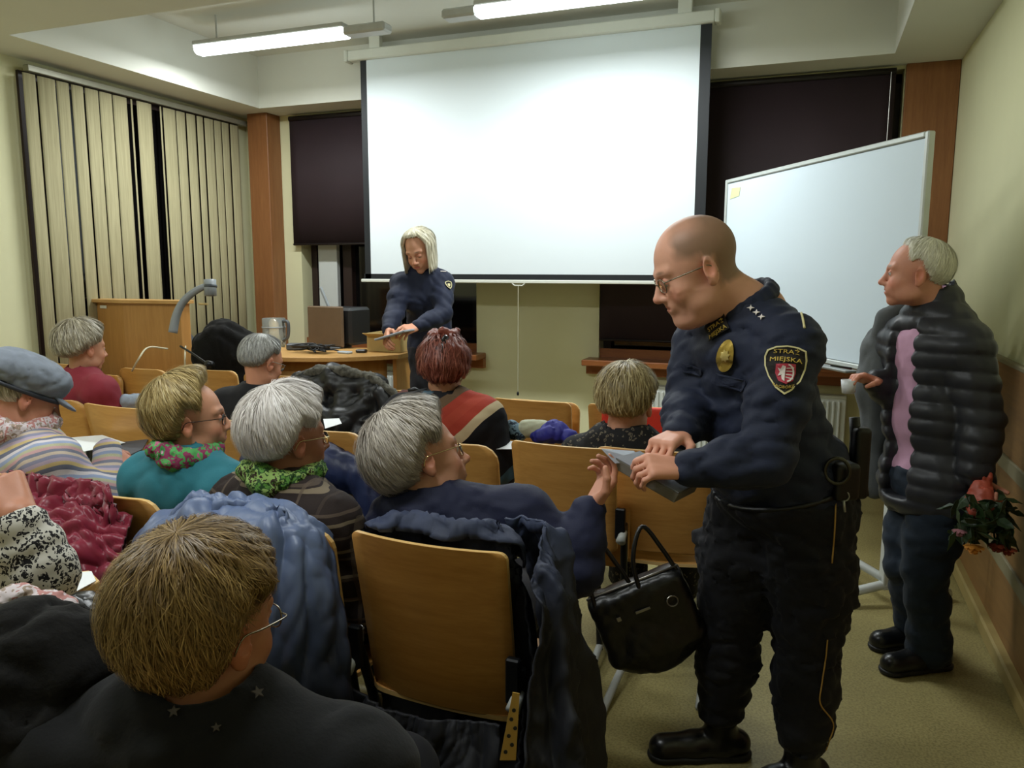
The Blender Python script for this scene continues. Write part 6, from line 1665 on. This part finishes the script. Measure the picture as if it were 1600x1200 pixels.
# ---- officer's leaflets, tablet
def slab(name, label, cat, a, b, c, d, th, m, par=None):
    q = [np.asarray(x, float) for x in (a, b, c, d)]; n = nrm(np.cross(q[1]-q[0], q[3]-q[0])); n = -n if n[2] > 0 else n
    V = q+[p+n*th for p in q]; F = [[0, 1, 2, 3], [7, 6, 5, 4], [0, 4, 5, 1], [1, 5, 6, 2], [2, 6, 7, 3], [3, 7, 4, 0]]
    b_ = MB(); b_.add(V, F); o = b_.build(name, m, par); bevel(o, .0015)
    if label: tag(o, label, cat)
    return o
sk = slab('leaflet_stack', 'grey stack of shrink-wrapped leaflets gripped in the officer\'s hands', 'leaflets', P(962, 716, 2.02), P(1000, 706, 2.16), P(1092, 756, 2.08), P(1060, 772, 1.95), .026, plain('leaflet_edge', '#6f6a62', .45, var=.15))
slab('top_cover', None, None, P(962, 714.5, 2.02), P(1000, 704.5, 2.16), P(1092, 754, 2.08), P(1060, 770, 1.95), .002, plain('cover_grey', '#84868e', .35), sk)
slab('leaflet', 'glossy pale leaflet held out by the officer to the seated woman', 'leaflet', P(940, 701, 2.02), P(990, 704, 2.16), P(1012, 722, 2.12), P(962, 724, 2.0), .002, plain('leaflet_gloss', '#a9adba', .25))
# ---- man's flowers, pen, cup, and the grey coat beyond him
fl = empty('flower_bouquet', tuple(P(1540, 820, 2.68)), 0, 'bunch of flowers in red wrapping held head down by the man in the quilted jacket', 'flowers')
m_wrap = plain('wrap_red', '#b0503e', .5, var=.2, bump=.3, bscale=30)
s = SDF(); s.path([P(1542, 712, 2.70), P(1538, 745, 2.69), P(1530, 790, 2.68)], [.018, .022, .050], .02); V, F = s.mesh(.005, foldfn(6, .008, 45)); sub(mesh('wrapping', V, F, m_wrap, None, True), fl)
m_leaf = plain('leaf_green', '#22381c', .5, var=.4, scale=30); rr_ = np.random.RandomState(8)
lv = MB()
for k in range(120):
    c = P(rr_.uniform(1492, 1580), rr_.uniform(770, 838), 2.68+rr_.uniform(-.09, .09)); a = rr_.rand()*6.28; e = rr_.uniform(-1.2, .2)
    d = np.array([math.cos(a)*math.cos(e), math.sin(a)*math.cos(e), math.sin(e)]); u = nrm(np.cross(d, rr_.normal(size=3))); w = np.cross(d, u); L_ = rr_.uniform(.045, .08)
    lv.add([c, c+d*L_*.35+u*L_*.3+w*.006, c+d*L_*.75+u*L_*.22, c+d*L_*1.1, c+d*L_*.75-u*L_*.22, c+d*L_*.35-u*L_*.3+w*.006, c+d*L_*.5-w*.008], [[0, 1, 6], [1, 2, 6], [2, 3, 6], [3, 4, 6], [4, 5, 6], [5, 0, 6]])
o = lv.build('leaves', m_leaf, None, False, False); md = o.modifiers.new('t', 'SOLIDIFY'); md.thickness = .001; sub(o, fl)
sm = MB()
for x0, x1, y1 in ((1528, 1500, 820), (1534, 1525, 850), (1538, 1555, 850), (1540, 1572, 850), (1541, 1592, 862)): sm.tube([P(x0, 785, 2.68), P((x0+x1)/2+4, 810, 2.66), P(x1, y1, 2.66)], .003, 6)
sub(sm.build('stems', m_leaf, None, True), fl)
def bloom(x, y, r, col, nm):
    c = P(x, y, 2.64); b_ = MB()
    for ring, (n_, rad, ti) in enumerate(((5, .35, .9), (7, .7, .6), (9, 1.0, .25))):
        for k in range(n_):
            a = 2*math.pi*k/n_+ring*.4; d = np.array([math.cos(a), math.sin(a), 0])*rad-np.array([0, 0, ti]); t_ = np.array([-math.sin(a), math.cos(a), 0])
            b_.add([c, c+r*(.55*d+.3*t_), c+r*(1.0*d+.16*t_), c+r*(1.0*d-.16*t_), c+r*(.55*d-.3*t_)], [[0, 1, 2, 3, 4]])
    o = b_.build(nm, col, None, False, False); md = o.modifiers.new('t', 'SOLIDIFY'); md.thickness = .0015; sub(o, fl)
bloom(1522, 852, .032, plain('petal_orange', '#d08a34', .6), 'orange_bloom'); bloom(1558, 850, .030, plain('petal_rust', '#8c3a22', .6), 'rust_bloom'); bloom(1500, 828, .024, plain('petal_pink', '#a06a72', .6), 'pink_bloom'); bloom(1575, 856, .028, plain('petal_rust', '#8c3a22', .6), 'rust_bloom')
pn = MB(); pn.tube([P(1298, 571, 2.90), P(1330, 576, 2.92)], [.003, .005], 8); o = pn.build('pen', plain('pen_dark', '#1b2422', .3), None, True); tag(o, 'dark pen in the raised hand of the man in the quilted jacket', 'pen')
cu = MB(); cpos = P(1326, 602, 2.92); cu.lathe([(0, -.03), (.022, -.03), (.028, .02), (.026, .02), (.020, -.026), (0, -.026)], cpos, 18)
o = cu.build('cup', plain('cup_white', '#d5d9dc', .3), None, True); tag(o, 'small white cup in the raised hand beside the whiteboard', 'cup')
def f(s):
    dd_ = 3.16
    s.path([P(1398, 500, dd_), P(1384, 545, dd_), P(1372, 600, dd_+.02)], [.06, .085, .09], .05)
    s.path([P(1372, 600, dd_+.02), P(1368, 680, dd_+.04), P(1366, 760, dd_+.06)], [.07, .05, .05], .05)
    s.path([P(1405, 482, dd_-.06), P(1385, 497, dd_-.04), P(1372, 520, dd_-.04)], [.04, .045, .03], .015)
drape('coat', 'grey wool coat with broad collar, seen beyond the man in the quilted jacket', 'coat', cloth('grey_wool', '#5c6062', .9, .15, 12, .5, 120), f, .009, 21, .010, 12, (1, 1, .3))

s = SDF(); s.path([P(634, 626, 3.78), P(664, 628, 3.78)], [.055, .058], .03); V, F = s.mesh(.008, foldfn(4, .008, 45))  # barely seen sliver of reddish hair, built as a loose clump above a chair
o = mesh('hair_clump', V, F, plain('auburn_clump', '#5a2c22', .9, var=.4, scale=40, bump=.8, bscale=120), None, True); tag(o, 'sliver of dark reddish hair with a black clip, behind the woman in navy', 'hat'); recenter(o)
k_ = MB(); k_.tube([P(638, 611, 3.72), P(648, 608, 3.72), P(655, 612, 3.72)], .011, 8); c_ = k_.build('pin', m_belt, None, True); c_.parent = o; c_.location = -o.location
